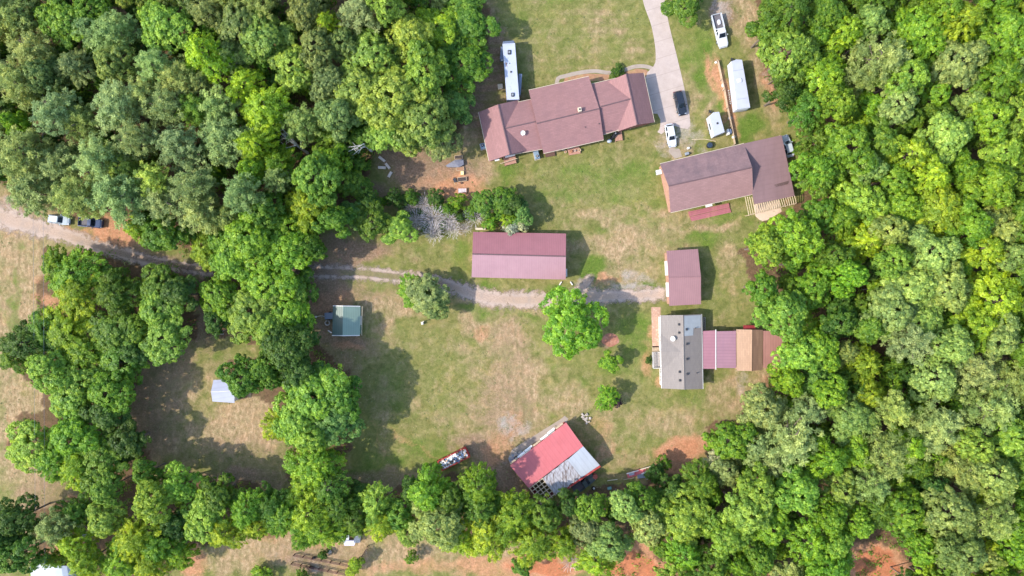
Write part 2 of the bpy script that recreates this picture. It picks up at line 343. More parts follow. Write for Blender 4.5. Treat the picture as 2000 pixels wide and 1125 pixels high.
def vattr(me, name, arr):
    a = me.attributes.new(name, 'FLOAT', 'POINT'); a.data.foreach_set('value', arr.astype(np.float32).ravel())
for nme, w in (('lush', wL), ('dry', wD), ('brown', wB), ('clay', wC), ('gravel', wG), ('wood', wood)): vattr(gm, nme, w)
ground = bpy.data.objects.new('ground', gm); COL.objects.link(ground); tag(ground, kind='structure')

def ground_mat():
    s = NT('ground_soil_and_grass'); v = s.coords()
    A = lambda n: s.n('ShaderNodeAttribute', attribute_name=n).outputs['Fac']
    nf = s.noise(v, 3.2, 6, 0.72); nm = s.noise(v, 0.55, 6, 0.7, 0.6); ns = s.noise(v, 0.09, 4, 0.6)
    spd = s.noise(s.coords(0.3, (1, 0.55, 1)), 1.7, 5, 0.75, 0.5)
    def w(n, k=0.7, gain=2.2, nz=None):
        a = A(n); e = s.math('ADD', a, s.math('MULTIPLY', s.math('SUBTRACT', nz if nz is not None else nm, 0.5), k))
        e = s.math('ADD', e, s.math('MULTIPLY', s.math('SUBTRACT', nf, 0.5), k*0.9))
        return s.mapr(e, 0.5-0.5/gain, 0.5+0.5/gain)
    base = s.ramp(nm, [(0.34, srgb(103,103,58)), (0.5, srgb(127,122,76)), (0.66, srgb(146,135,94))])
    base = s.mix(s.mapr(ns, 0.4, 0.65, 0, 0.5), base, srgb(112,122,62))
    c = base
    c = s.mix(w('dry', 1.1, 1.25), c, s.ramp(spd, [(0.3, srgb(128,108,80)), (0.5, srgb(162,138,108)), (0.68, srgb(196,168,140))]))
    c = s.mix(w('lush', 1.0, 1.3, spd), c, s.ramp(nf, [(0.3, srgb(70,94,34)), (0.55, srgb(99,119,50)), (0.8, srgb(124,138,70))]))
    c = s.mix(w('brown', 0.7, 1.5), c, s.ramp(nf, [(0.3, srgb(112,90,72)), (0.5, srgb(142,117,97)), (0.75, srgb(172,150,130))]))
    lf = s.ramp(s.noise(v, 2.4, 7, 0.8), [(0.35, srgb(66,52,36)), (0.55, srgb(100,78,56)), (0.75, srgb(134,108,82))])
    c = s.mix(s.math('MULTIPLY', A('wood'), 0.75), c, lf)
    c = s.mix(w('clay', 0.6, 1.5), c, s.ramp(nf, [(0.3, srgb(160,112,84)), (0.55, srgb(186,138,108)), (0.8, srgb(204,162,134))]))
    c = s.mix(w('gravel', 0.9, 1.7), c, s.ramp(s.noise(v, 7, 4, 0.8), [(0.3, srgb(128,118,112)), (0.5, srgb(164,152,146)), (0.75, srgb(200,190,184))]))
    c = s.mix(s.math('MULTIPLY', s.mapr(A('clay'), 1.02, 1.3), w('clay', 0.6, 1.5)), c, s.ramp(nf, [(0.3, srgb(160,98,70)), (0.6, srgb(186,122,90)), (0.8, srgb(204,150,120))]))
    # mowing lines and tyre lines in the open
    v3 = s.coords(0.0); sep = s.n('ShaderNodeSeparateXYZ'); s.l(v3, sep.inputs[0])
    wob = s.math('ADD', s.math('MULTIPLY', sep.outputs[0], 4.2), s.math('MULTIPLY', s.noise(v, 0.12, 3), 9.0))
    ln = s.math('MULTIPLY', s.mapr(s.math('SINE', wob), -0.3, 1), s.math('MULTIPLY', A('dry'), s.mapr(ns, 0.35, 0.55)))
    c = s.mix(s.math('MULTIPLY', ln, 0.34), c, srgb(112,104,70))
    wob2 = s.math('ADD', s.math('MULTIPLY', sep.outputs[1], 3.4), s.math('MULTIPLY', s.noise(v, 0.10, 3), 7.0))
    l2 = s.math('MULTIPLY', s.mapr(s.math('SINE', wob2), 0.0, 1), s.mapr(sep.outputs[1], 24, 32))
    l2 = s.math('MULTIPLY', l2, s.mapr(s.math('ADD', sep.outputs[0], 0), 34, 26))
    c = s.mix(s.math('MULTIPLY', l2, 0.42), c, srgb(112,116,62))
    # small tufts and litter
    vo = s.n('ShaderNodeTexVoronoi'); s.l(v, vo.inputs['Vector']); vo.inputs['Scale'].default_value = 0.8; vo.inputs['Randomness'].default_value = 1
    tf = s.math('MULTIPLY', s.mapr(vo.outputs['Distance'], 0.10, 0.03), s.mapr(s.noise(v, 0.25, 3), 0.5, 0.65))
    c = s.mix(s.math('MULTIPLY', tf, 0.65), c, srgb(78,104,44))
    vo2 = s.n('ShaderNodeTexVoronoi'); s.l(v, vo2.inputs['Vector']); vo2.inputs['Scale'].default_value = 1.9
    c = s.mix(s.math('MULTIPLY', s.mapr(vo2.outputs['Distance'], 0.13, 0.04), s.mapr(nm, 0.5, 0.6)), c, srgb(190,172,140))
    sp = s.noise(v, 9.0, 3, 0.8)
    c = s.mix(s.mapr(sp, 0.3, 0.7, 0.0, 0.45), s.mix(0.0, c, c), s.mix(1.0, c, (0.62, 0.62, 0.60), 'MULTIPLY'))
    na = s.noise(v, 1.15, 9, 0.86, 0.3); nb_ = s.noise(s.coords(1.1), 0.33, 7, 0.8, 1.0)
    c = s.mix(1.0, c, s.ramp(na, [(0.34, (.66,.68,.6)), (0.5, (.92,.92,.9)), (0.66, (1.22,1.18,1.12))]), 'MULTIPLY')
    c = s.mix(1.0, c, s.ramp(nb_, [(0.36, (.78,.84,.72)), (0.5, (.97,.97,.95)), (0.64, (1.12,1.04,.98))]), 'MULTIPLY')
    s.l(c, s.b.inputs['Base Color']); s.b.inputs['Roughness'].default_value = 0.95; s.b.inputs['Specular IOR Level'].default_value = 0.1
    s.bump(s.math('ADD', nf, s.math('MULTIPLY', sp, 0.6)), 0.6, 0.12)
    return s.m
gm.materials.append(ground_mat())

# ---------------------------------------------------------------- strips lying on the ground
def spline(pts, step):
    out = []; n = len(pts)
    for i in range(n-1):
        p0 = pts[max(i-1, 0)]; p1 = pts[i]; p2 = pts[i+1]; p3 = pts[min(i+2, n-1)]
        L = math.hypot(p2[0]-p1[0], p2[1]-p1[1]); k = max(1, int(L/step))
        for j in range(k):
            t = j/k
            out.append(tuple(0.5*((2*b)+(-a+c)*t+(2*a-5*b+4*c-d)*t*t+(-a+3*b-3*c+d)*t**3) for a, b, c, d in zip(p0, p1, p2, p3)))
    out.append(tuple(pts[-1])); return out
def strip(name, pts, m, z=0.004, cols=13, step=6, attrs=None, th=None):
    """pts: (px, py, width px, extra...)"""
    sp = spline(pts, step); vs = []; U = []; E = []; X = []
    for i, p in enumerate(sp):
        a = sp[max(i-1, 0)]; b = sp[min(i+1, len(sp)-1)]; d = Vector((b[0]-a[0], b[1]-a[1])).normalized(); nrm = Vector((-d.y, d.x))
        for j in range(cols):
            u = j/(cols-1)*2-1; q = Vector((p[0], p[1])) + nrm*u*p[2]/2; w = P(q.x, q.y, 0); vs.append((w.x, w.y, z)); U.append(u)
            E.append(min(i, len(sp)-1-i)/4.0); X.append(p[3] if len(p) > 3 else 0)
    fs = [(i*cols+j, i*cols+j+1, (i+1)*cols+j+1, (i+1)*cols+j) for i in range(len(sp)-1) for j in range(cols-1)]
    me = bpy.data.meshes.new(name); me.from_pydata(vs, [], fs); me.materials.append(m)
    for nme, arr in (('u', U), ('endfade', np.minimum(E, 1)), ('extra', X)): vattr(me, nme, np.array(arr))
    o = bpy.data.objects.new(name, me); COL.objects.link(o); return tag(o, kind='structure')
def gravel_mat():
    s = NT('gravel_drive'); v = s.coords(); A = lambda n: s.n('ShaderNodeAttribute', attribute_name=n).outputs['Fac']
    u = A('u'); au = s.math('ABSOLUTE', u); n1 = s.noise(v, 0.7, 6, 0.7); n2 = s.noise(v, 5, 5, 0.8); n3 = s.noise(v, 0.22, 3)
    c = s.ramp(n2, [(0.3, srgb(132,112,98)), (0.5, srgb(162,140,124)), (0.7, srgb(192,170,150))])
    c = s.mix(s.mapr(n3, 0.45, 0.62, 0, 0.6), c, srgb(154,132,112))
    c = s.mix(s.mapr(s.noise(v, 0.4, 5, 0.7), 0.5, 0.65, 0, 0.7), c, srgb(138,126,118))
    edge = s.math('SUBTRACT', 1.0, au); e2 = s.math('ADD', s.math('MULTIPLY', edge, 1.9), s.math('MULTIPLY', s.math('SUBTRACT', n1, 0.5), 4.2))
    a = s.mapr(e2, 0.2, 1.1); a = s.math('MULTIPLY', a, s.mapr(s.math('ADD', A('endfade'), s.math('SUBTRACT', n1, 0.5)), 0.3, 0.9))
    # grown-over middle between the wheel tracks
    mid = s.math('MULTIPLY', s.mapr(s.math('ADD', au, s.math('MULTIPLY', s.math('SUBTRACT', n1, 0.5), 0.6)), 0.42, 0.2), A('extra'))
    a = s.math('MULTIPLY', a, s.math('SUBTRACT', 1.0, s.math('MULTIPLY', mid, 0.8)))
    a = s.math('MULTIPLY', a, s.mapr(s.math('ADD', n1, s.math('MULTIPLY', n2, 0.4)), 0.42, 0.6, 0.55, 1))
    c = s.mix(s.math('MULTIPLY', s.mapr(s.math('ABSOLUTE', s.math('SUBTRACT', au, 0.48)), 0.3, 0.05), 0.35), c, srgb(176,160,150))
    s.l(c, s.b.inputs['Base Color']); s.b.inputs['Roughness'].default_value = 0.95; s.b.inputs['Specular IOR Level'].default_value = 0.1
    s.l(a, s.b.inputs['Alpha']); s.bump(n2, 0.5, 0.05); return s.m
M_GRAV = gravel_mat()
strip('gravel_road', [(-300,395,70,0),(-60,410,76,0),(0,424,74,0),(60,441,58,0),(120,457,46,0.0),(200,484,38,.3),(270,503,36,.5),(350,520,34,.6),(450,530,34,.8),(560,530,36,.9),(620,531,40,.9),(700,533,38,.9),(780,541,36,.9),(840,549,36,.7),(880,560,40,.2),(920,573,46,0),(970,584,46,0),(1040,586,46,0),(1100,584,42,0),(1150,580,44,0),(1210,578,36,0),(1260,576,38,0),(1310,572,42,0)], M_GRAV)
strip('gravel_spur', [(1118,590,36,0),(1135,566,30,0),(1152,545,24,0),(1165,530,16,0)], M_GRAV, z=0.009)

def concrete_mat(name, a, b, joint=3.0, rot=0.0, stain=None):
    s = NT(name); v = s.coords(rot); n = s.noise(v, 0.5, 6, 0.65); n2 = s.noise(v, 6, 4, 0.7)
    c = s.ramp(n, [(0.3, a), (0.7, b)]); c = s.mix(s.mapr(n2, 0.35, 0.7, 0, 0.25), c, tuple(x*0.75 for x in a))
    sep = s.n('ShaderNodeSeparateXYZ'); s.l(v, sep.inputs[0])
    j = s.mapr(s.math('ABSOLUTE', s.math('SUBTRACT', s.math('FRACT', s.math('DIVIDE', sep.outputs[1], joint)), 0.5)), 0.478, 0.492)
    c = s.mix(s.math('MULTIPLY', j, 0.45), c, tuple(x*0.55 for x in a))
    if stain: c = s.mix(s.mapr(s.noise(v, 0.3, 6, 0.7), 0.5, 0.7, 0, 0.5), c, stain)
    s.l(c, s.b.inputs['Base Color']); s.b.inputs['Roughness'].default_value = 0.85; s.bump(n2, 0.2, 0.02); return s.m
M_CONC = concrete_mat('driveway_concrete', srgb(160,144,134), srgb(178,162,152), 3.2, math.radians(-17), srgb(148,134,128))
def flat(name, poly, m, z=0.006, th=0.05, wob=0.0, label=None, kind='structure', cat=None):
    pts = [P(x, y) for x, y in poly]; b = MB(); b.slab([(p.x, p.y, z) for p in pts], th); o = b.build(name, m)
    return tag(o, label, cat, None, kind)
def drive():
    L = spline([(1246,-40),(1258,10),(1272,50),(1280,95),(1280,122),(1276,130)], 8); L2 = spline([(1276,130),(1264,142),(1262,152),(1265,190),(1275,222)], 8)
    L3 = spline([(1275,222),(1284,222),(1290,234),(1288,252),(1284,258),(1292,262)], 8)
    R = spline([(1348,246),(1347,226),(1336,170),(1322,110),(1306,45),(1298,0),(1288,-40)], 10)
    B = spline([(1292,262),(1302,254),(1318,246),(1330,250),(1342,252),(1348,246)], 8)
    flat('concrete_driveway', L+L2[1:]+L3[1:]+B[1:]+R[1:], M_CONC, 0.03)
drive()
M_WALK = concrete_mat('sidewalk_concrete', srgb(140,126,114), srgb(160,146,132), 1.2, 0.2, srgb(140,130,122))
def walk(name, pts, w):
    sp = spline([p+(w,) for p in pts], 5); b = MB(); L = []; R = []
    for i, p in enumerate(sp):
        a = sp[max(i-1, 0)]; c = sp[min(i+1, len(sp)-1)]; d = Vector((c[0]-a[0], c[1]-a[1])).normalized(); n = Vector((-d.y, d.x))*w/2
        L.append(P(p[0]+n.x, p[1]+n.y)); R.append(P(p[0]-n.x, p[1]-n.y))
    rings = [[Vector((l.x, l.y, -.03)), Vector((l.x, l.y, .024)), Vector((r.x, r.y, .024)), Vector((r.x, r.y, -.03))] for l, r in zip(L, R)]
    b.loft(rings); return tag(b.build(name, M_WALK), kind='structure')
walk('garden_path', [(1279,136),(1262,130),(1240,130),(1218,137),(1190,142),(1165,139),(1145,140),(1122,144),(1102,149),(1090,153),(1087,166)], 7.5)
walk('garden_kerb', [(1278,141),(1268,150),(1258,152)], 3)
M_BRICKP = mat('brick_path', srgb(168,132,110), 0.18, 3, 0.9, dirt=srgb(214,196,176), dirt_amt=0.6, bump=0.5)
walk2 = flat('brick_path', [(1272,600),(1290,600),(1290,678),(1284,684),(1274,680)], M_BRICKP, 0.02)
M_EARTH = mat('flower_bed_soil', srgb(152,114,86), 0.25, 1.2, 0.95, dirt=srgb(140,140,80), dirt_amt=0.7, bump=0.6)
flat('flower_bed', [(1104,151),(1145,144),(1160,144),(1190,146),(1188,158),(1140,158),(1100,162)], M_EARTH, 0.012)
flat('flower_bed', [(1222,140),(1245,134),(1262,136),(1270,143),(1262,150),(1225,152)], M_EARTH, 0.012)
flat('dirt_circle', [(1192+17*math.cos(a)*(1+.06*math.sin(5*a)), 664+13*math.sin(a)*(1+.05*math.cos(4*a))) for a in [i*math.pi/14 for i in range(28)]], mat('burnt_earth', srgb(150,100,80), 0.3, 1.5, 0.95, dirt=srgb(190,160,140), bump=0.6), 0.014)
flat('concrete_slab', [(1308,281),(1328,292),(1332,306),(1318,310),(1306,296)], M_WALK, 0.02)
# ================================================================ BUILDINGS
M_MAUVE = shingle('mauve_shingles', srgb(136,99,96), math.radians(-13), srgb(112,84,86), 0.3)
M_RIDGE = mat('ridge_tiles_shadow_line', srgb(96,74,76), .12, 2, .85)  # darkened mauve paints the shadow line along the ridges
M_MAUVE_NS = shingle('mauve_shingles_cross', srgb(136,99,96), math.radians(77), srgb(112,84,86), 0.3)
M_GARAGE = shingle('mauve_shingles_streaked', srgb(124,98,98), math.radians(-13), srgb(88,74,78), 0.6)
M_GARAGE2 = shingle('mauve_shingles_clean', srgb(138,106,102), math.radians(-13), srgb(122,92,90), 0.3)
M_LEAN = ribbed('mauve_sheet_roof', srgb(126,100,100), math.radians(77.6), 0.9, 0.6, dark=0.93, dirt=srgb(104,82,82), dirt_amt=.35)
M_RIBRED = ribbed('rose_metal_roof', srgb(146,94,97), 0, 0.42, 0.5, dark=0.82, dirt=srgb(134,82,86), dirt_amt=.25)
M_RIBPINK = ribbed('rose_metal_roof_pale', srgb(150,114,118), 0, 0.42, 0.5, dark=0.86, dirt=srgb(156,122,124), dirt_amt=.35)  # paler pink for the south slope of the long barn
M_SHEDRF = ribbed('mauve_metal_roof', srgb(138,102,102), 0, 0.4, 0.5, dark=0.78, dirt=srgb(130,96,96), dirt_amt=.3)
M_GREYSH = shingle('grey_shingles', srgb(128,119,112), math.radians(90), srgb(116,108,102), 0.35, 0.22)
M_TAN = shingle('tan_shingles', srgb(158,128,104), math.radians(90), srgb(128,98,78), 0.2, 0.3)
M_CARP = ribbed('pink_metal_roof', srgb(154,108,115), math.radians(90), 0.6, 0.45, dark=0.84, dirt=srgb(140,98,112), dirt_amt=.25)
M_CARP2 = ribbed('violet_metal_roof', srgb(142,105,114), math.radians(90), 0.6, 0.45, dark=0.8, dirt=srgb(124,94,108), dirt_amt=.25)
M_BRNMET = ribbed('brown_metal_roof', srgb(150,108,98), 0, 0.5, 0.5, dark=0.8, dirt=srgb(112,80,72), dirt_amt=.3)
M_REDMET = ribbed('red_metal_roof', srgb(172,88,90), math.radians(-37), 0.9, 0.45, dark=0.92, dirt=srgb(158,70,70), dirt_amt=.3)
M_WHTMET = ribbed('pale_blue_sheet_metal', srgb(164,168,174), math.radians(-37), 0.9, 0.35, dark=0.88, dirt=srgb(150,150,156), dirt_amt=.3)
M_RUST = ribbed('rusty_galvanised_sheets', srgb(170,168,172), math.radians(-37), 0.75, 0.6, dark=0.6, dirt=srgb(92,70,58), dirt_amt=1.0, dscale=1.2)
M_GREENMET = ribbed('sage_green_metal_roof', srgb(122,140,124), 0, 0.4, 0.35, dark=0.82, dirt=srgb(116,134,120), dirt_amt=.3)
M_GREENSHADE = ribbed('green_roof_tree_shade', srgb(80,98,90), 0, 0.4, 0.35, dark=0.82, dirt=srgb(66,88,82), dirt_amt=.3)  # west slope of the green shed, tree shade painted into the green
M_ZINC = ribbed('light_grey_metal_roof', srgb(156,158,170), math.radians(80), 1.0, 0.4, dark=0.88, dirt=srgb(150,150,164), dirt_amt=.3)
M_BRICK = mat('red_brick_wall', srgb(138,88,76), 0.25, 4, 0.9, bump=0.4)
M_PINKW = mat('weathered_pink_siding', srgb(166,126,106), 0.18, 2, 0.85, dirt=srgb(170,110,80), dirt_amt=.5)
M_WHITE = mat('white_trim', srgb(204,200,194), 0.08, 2, 0.6, dirt=srgb(190,184,172), dirt_amt=.4)
M_CREAM = mat('cream_trim', srgb(190,176,152), 0.1, 2, 0.6, dirt=srgb(180,166,140), dirt_amt=.4)
M_SIDING = mat('white_siding', srgb(214,212,206), 0.08, 1, 0.7, dirt=srgb(180,172,160), dirt_amt=.35)
M_REDW = mat('red_barn_siding', srgb(150,50,46), 0.2, 2, 0.8, dirt=srgb(196,180,170), dirt_amt=.5)
M_WOOD = mat('weathered_timber', srgb(172,150,124), 0.2, 3, 0.85, dirt=srgb(110,92,76), dirt_amt=.5)
M_NEWWOOD = mat('pale_new_timber', srgb(190,170,140), 0.12, 3, 0.8, dirt=srgb(176,150,118), dirt_amt=.4)
M_DECK = mat('reddish_deck_boards', srgb(164,122,104), 0.2, 5, 0.85, dirt=srgb(120,84,70), dirt_amt=.6)
M_DARK = mat('dark_metal', srgb(46,46,50), 0.2, 3, 0.5)
M_BLACK = mat('black_rubber', srgb(28,28,30), 0.2, 3, 0.8)
M_GREY = mat('grey_metal', srgb(128,134,142), 0.12, 3, 0.5, dirt=srgb(96,98,104), dirt_amt=.4)
M_STEEL = mat('galvanised_steel', srgb(170,174,180), 0.1, 3, 0.35, 0.6)
M_GLASS = glass()
M_CONCW = mat('concrete_block', srgb(168,156,144), 0.15, 3, 0.9, dirt=srgb(120,108,96), dirt_amt=.5)

def wall_mesh(A, B, C, D, R1, R2, ze, zr, inset, top=True):
    """pentagon-ended wall volume, inset from the eaves"""
    cen = (A+B+C+D)/4
    def ins(p): d = (cen-p); d.z = 0; return p + d.normalized()*inset*1.25
    a, b, c, d = (ins(p) for p in (A, B, C, D))
    half = max(0.5, ((A-D).length)/2); h = ze + (zr-ze)*min(1, inset/half) - 0.16
    def at(p, z): return Vector((p.x, p.y, z))
    # ridge points pulled in to the gable wall planes
    def ri(r, p, q):
        n = (q-p); n.z = 0; m = (p+q)/2; ax = (R2-R1); ax.z = 0; ax.normalize()
        t = (m - r).dot(ax); return r + ax*t
    ra, rb = ri(R1, a, d), ri(R2, b, c); b_ = MB()
    vs = [at(a,0), at(b,0), at(c,0), at(d,0), at(a,h), at(b,h), at(c,h), at(d,h), at(ra, zr-0.2), at(rb, zr-0.2)]
    b_.add(vs, [(0,1,5,4), (2,3,7,6), (0,4,8,7,3), (1,2,6,9,5)] + ([(4,5,9,8), (8,9,6,7), (3,2,1,0)] if top else []))
    return b_, (a, b, c, d)
def gable(parent, q, r, ze, zr, mroof, mwall, inset=0.4, mroof2=None, trim=M_CREAM, th=0.14, px=True, cap=True, rname='roof', wname='wall', rc=None):
    """q: 4 photo pixels (A,B on one eave, C,D on the other), r: 2 ridge pixels (A/D end, B/C end)"""
    A, B, C, D = [P(x, y, ze) if px else Vector(x) for x, y in q] if px else [Vector(v) for v in q]
    R1, R2 = [P(x, y, zr) for x, y in r] if px else [Vector(v) for v in r]
    w, crn = wall_mesh(A, B, C, D, R1, R2, ze, zr, inset); wall = w.build(wname, mwall, parent)
    m = MB(); m.slab([A, B, R2, R1], th, 0); m.slab([R1, R2, C, D], th, 1 if mroof2 else 0)
    roof = m.build(rname, [mroof, mroof2] if mroof2 else [mroof], parent)
    if trim is not None:
        for p, s_ in ((A, B), (D, C)):
            t = MB(); n = (s_-p).normalized(); o = Vector((-n.y, n.x, 0)); o = o if o.dot((A+B+C+D)/4-p) < 0 else -o
            rg = [[p+o*0.015+Vector((0,0,.01)), p+o*.09+Vector((0,0,.0)), p+o*.08+Vector((0,0,-.16)), p+o*.015+Vector((0,0,-.16))], [s_+o*0.015+Vector((0,0,.01)), s_+o*.09+Vector((0,0,.0)), s_+o*.08+Vector((0,0,-.16)), s_+o*.015+Vector((0,0,-.16))]]
            t.loft(rg); t.build('gutter', trim, roof)
    if cap:
        c = MB(); c.tube([R1+Vector((0,0,-.02)), R2+Vector((0,0,-.02))], 0.13, 6); c.build('ridge_cap', rc or M_RIDGE, roof)
    return wall, roof, crn
def opening(parent, a, b, t, z, w, h, kind='window', m=M_GLASS, off=0.03, cen=None):
    """window or door standing on the wall line a->b at fraction t"""
    a = Vector((a.x, a.y, 0)); b = Vector((b.x, b.y, 0)); d = (b-a).normalized(); n = Vector((-d.y, d.x, 0))
    if cen is not None and n.dot(a-Vector((cen.x, cen.y, 0))) < 0: n = -n
    c = a + (b-a)*t + n*off + Vector((0, 0, z+h/2)); rz = math.atan2(d.y, d.x)
    f = MB(); fw = 0.09
    for dx, dz, sx, sz in ((0, h/2, w+fw*2, fw), (0, -h/2, w+fw*2, fw), (-w/2-fw/2, 0, fw, h-fw), (w/2+fw/2, 0, fw, h-fw)):
        f.box(c + d*dx + Vector((0,0,dz)), (sx, 0.1, sz), rz)
    if kind == 'window': f.box(c, (fw*.6, 0.07, h-fw), rz)
    fo = f.build('window' if kind == 'window' else 'door', M_WHITE, parent)
    p = MB(); p.box(c - n*0.01, (w-.004, 0.04, h-fw-.004), rz); p.build('pane' if kind == 'window' else 'door_panel', m, fo); return fo
def centre(pts): 
    c = Vector((0, 0, 0))
    for p in pts: c += p
    c /= len(pts); return c
def zoomf(ox, oy, k): return lambda *pts: [(ox+x/k, oy+y/k) for x, y in pts]

# ---------------------------------------------------------------- main ranch house
z1 = zoomf(900, 50, 3.88)
hc = P(1105, 235); house = thing('ranch_house', 'long mauve-roofed ranch house with cross gables at both ends beside the concrete driveway', 'house', (hc.x, hc.y, 0))
# left wing (ridge runs north-south)
wl, rl, cl = gable(house, z1((135,655),(215,1028),(512,942),(432,565)), z1((283,597),(372,975)), 2.6, 4.75, M_MAUVE_NS, M_BRICK)
# right wing
wr, rr, cr = gable(house, z1((1385,358),(1467,732),(1195,800),(1110,425)), z1((1253,365),(1337,750)), 2.7, 4.9, M_MAUVE_NS, M_BRICK)
# low links and the raised middle
w2, r2, c2 = gable(house, z1((300,608),(540,558),(622,934),(380,978)), z1((330,780),(600,720)), 2.6, 4.6, M_MAUVE, M_BRICK, cap=True)
w3, r3, c3 = gable(house, z1((985,444),(1240,385),(1330,752),(1072,827)), z1((1030,622),(1285,556)), 2.65, 4.75, M_MAUVE, M_BRICK)
w4, r4, c4 = gable(house, z1((515,490),(970,385),(1083,864),(627,968)), z1((575,742),(1050,628)), 2.9, 5.15, M_MAUVE, M_BRICK)
cc = centre(c4)
for i, t in enumerate((0.15, 0.38, 0.62, 0.85)): opening(w4, c4[0], c4[1], t, 0.9, 1.4, 1.2, cen=cc)
for t in (0.12, 0.8): opening(w4, c4[3], c4[2], t, 0.9, 1.4, 1.2, cen=cc)
opening(w4, c4[3], c4[2], 0.48, 0.2, 1.0, 2.05, 'door', M_WHITE, cen=cc)
opening(w4, c4[0], c4[1], 0.5, 0.2, 1.0, 2.05, 'door', M_WHITE, cen=cc)
cc = centre(cl)
for t in (0.3, 0.72): opening(wl, cl[0], cl[1], t, 0.9, 1.3, 1.1, cen=cc)
cc = centre(cr)
for t in (0.28, 0.7): opening(wr, cr[0], cr[1], t, 0.05, 2.6, 2.1, 'door', M_WHITE, cen=cc)
cc = centre(c3); opening(w3, c3[3], c3[2], 0.35, 0.2, 1.0, 2.05, 'door', M_WHITE, cen=cc); opening(w3, c3[3], c3[2], 0.7, 0.9, 1.2, 1.1, cen=cc)
# chimney, vents, dish
x, y = z1((900,640))[0]; p = P(x, y, 5.2); b = MB(); b.bbox((p.x, p.y, 5.15), (0.62, 0.78, 1.3), math.radians(13), .03); ch = b.build('chimney', M_CREAM, r4)
b = MB(); b.box((p.x, p.y, 5.815), (0.3, 0.34, 0.06), math.radians(13)); b.build('flue', M_DARK, ch)
for q in ((942,772),(1046,747),(1090,800)):
    x, y = z1(q)[0]; p = P(x, y, 3.9); b = MB(); b.cyl((p.x, p.y, 3.3), 0.09, 1.0, 10); b.build('vent_pipe', M_DARK, r4)
x, y = z1((470,812))[0]; p = P(x, y, 4.4)
b = MB(); b.tube([(p.x, p.y-.3, 3.7), (p.x, p.y-.1, 4.45)], 0.04, 6); dishp = b.build('dish_mast', M_STEEL, r2)
b = MB(); rings = []
for i in range(5):
    rr_ = 0.02+0.48*i/4; zz = 0.16*(i/4)**2
    rings.append([Vector((p.x, p.y, 4.5)) + Matrix.Rotation(math.radians(35), 3, 'X') @ Vector((rr_*math.cos(a)*0.9, rr_*math.sin(a), zz)) for a in [j*math.pi/9 for j in range(18)]])
b.loft(rings, 0, False); b.build('dish_reflector', M_WHITE, dishp)
b = MB(); b.tube([(p.x, p.y-.35, 4.3), (p.x-.05, p.y-.6, 4.6)], 0.06, 6); b.build('dish_receiver', M_WHITE, dishp)
# back steps and decks (parts of the house)
def deck(parent, q, ztop, m=M_DECK, boards=True, name='deck'):
    pts = [P(x, y, ztop) for x, y in q]; b = MB()
    b.slab(pts, ztop-0.02 if ztop < .4 else 0.12); n = 7
    for i in range(n):
        t = (i+.5)/n; a = pts[0].lerp(pts[3], t); c = pts[1].lerp(pts[2], t); d = (c-a); rz = math.atan2(d.y, d.x)
        b.box((a+c)/2+Vector((0,0,.02)), (d.length, (pts[0]-pts[3]).length/n*.86, 0.035), rz)
    if ztop >= .4:
        for pt in pts: b.box((pt.x, pt.y, ztop/2-.06), (.12,.12,ztop-.12))
    return b.build(name, m, parent)
dk = deck(house, z1((320,995),(412,972),(420,1040),(335,1062)), 0.55)
x0, x1 = z1((298,1046),(428,1006)); a = P(*x0, 1.3); c = P(*x1, 1.3); b = MB(); b.tube([a, c], .06, 6)
for t in (.15, .5, .9): q = a.lerp(c, t); b.box((q.x, q.y, .65), (.08,.08,1.28))
b.build('handrail', M_NEWWOOD, dk)
deck(house, z1((805,930),(895,908),(908,968),(822,982)), 0.3, name='patio')
deck(house, z1((1165,812),(1218,798),(1226,866),(1172,876)), 0.5)
deck(house, z1((636,962),(710,948),(716,985),(644,996)), 0.35, mat('dark_brown_timber', srgb(92,66,56), .2, 3, .85), name='cellar_hatch')
for q, w_ in (((275,1014),.9),((372,982),1.9)):
    x, y = z1(q)[0]; p = P(x, y, 2.3); b = MB(); b.box((p.x, p.y-.1, 2.3), (w_, .35, .06), math.radians(14)); b.build('awning', M_WHITE, house)

# ---------------------------------------------------------------- garage with lean-to and open rafters
z3 = zoomf(1240, 200, 4.5)
gc = P(1390, 340); gar = thing('garage_building', 'mauve-roofed garage with a lower side roof and bare rafters at the wood edge', 'garage', (gc.x, gc.y, 0))
wg, rg, cg = gable(gar, z3((222,540),(958,362),(1040,806),(314,968)), z3((297,735),(1031,572)), 3.0, 5.5, M_GARAGE, M_PINKW, 0.35, M_GARAGE2)
x, y = z3((214,615))[0]; p = P(x, y, 1.4); b = MB(); b.bbox((p.x-.1, p.y, 1.5), (1.0, .9, .8), math.radians(12)); acb = b.build('window_air_conditioner', M_WHITE, wg)
b = MB(); b.box((p.x-.62, p.y-.1, 1.5), (.03, .6, .5), math.radians(12)); b.build('grille', M_GREY, acb)
cc = centre(cg); opening(wg, cg[3], cg[2], .3, .9, 1.2, 1.0, cen=cc); opening(wg, cg[3], cg[2], .55, .05, 1.0, 2.05, 'door', M_WHITE, cen=cc)
opening(wg, cg[0], cg[1], .3, .05, 2.8, 2.2, 'door', M_WHITE, cen=cc); opening(wg, cg[0], cg[1], .7, .05, 2.8, 2.2, 'door', M_WHITE, cen=cc)
x, y = z3((650,905))[0]; p = P(x, y, 2.5); b = MB(); b.box((p.x, p.y, 2.5), (1.3, .5, .05), math.radians(13)); b.build('awning', M_WHITE, gar)
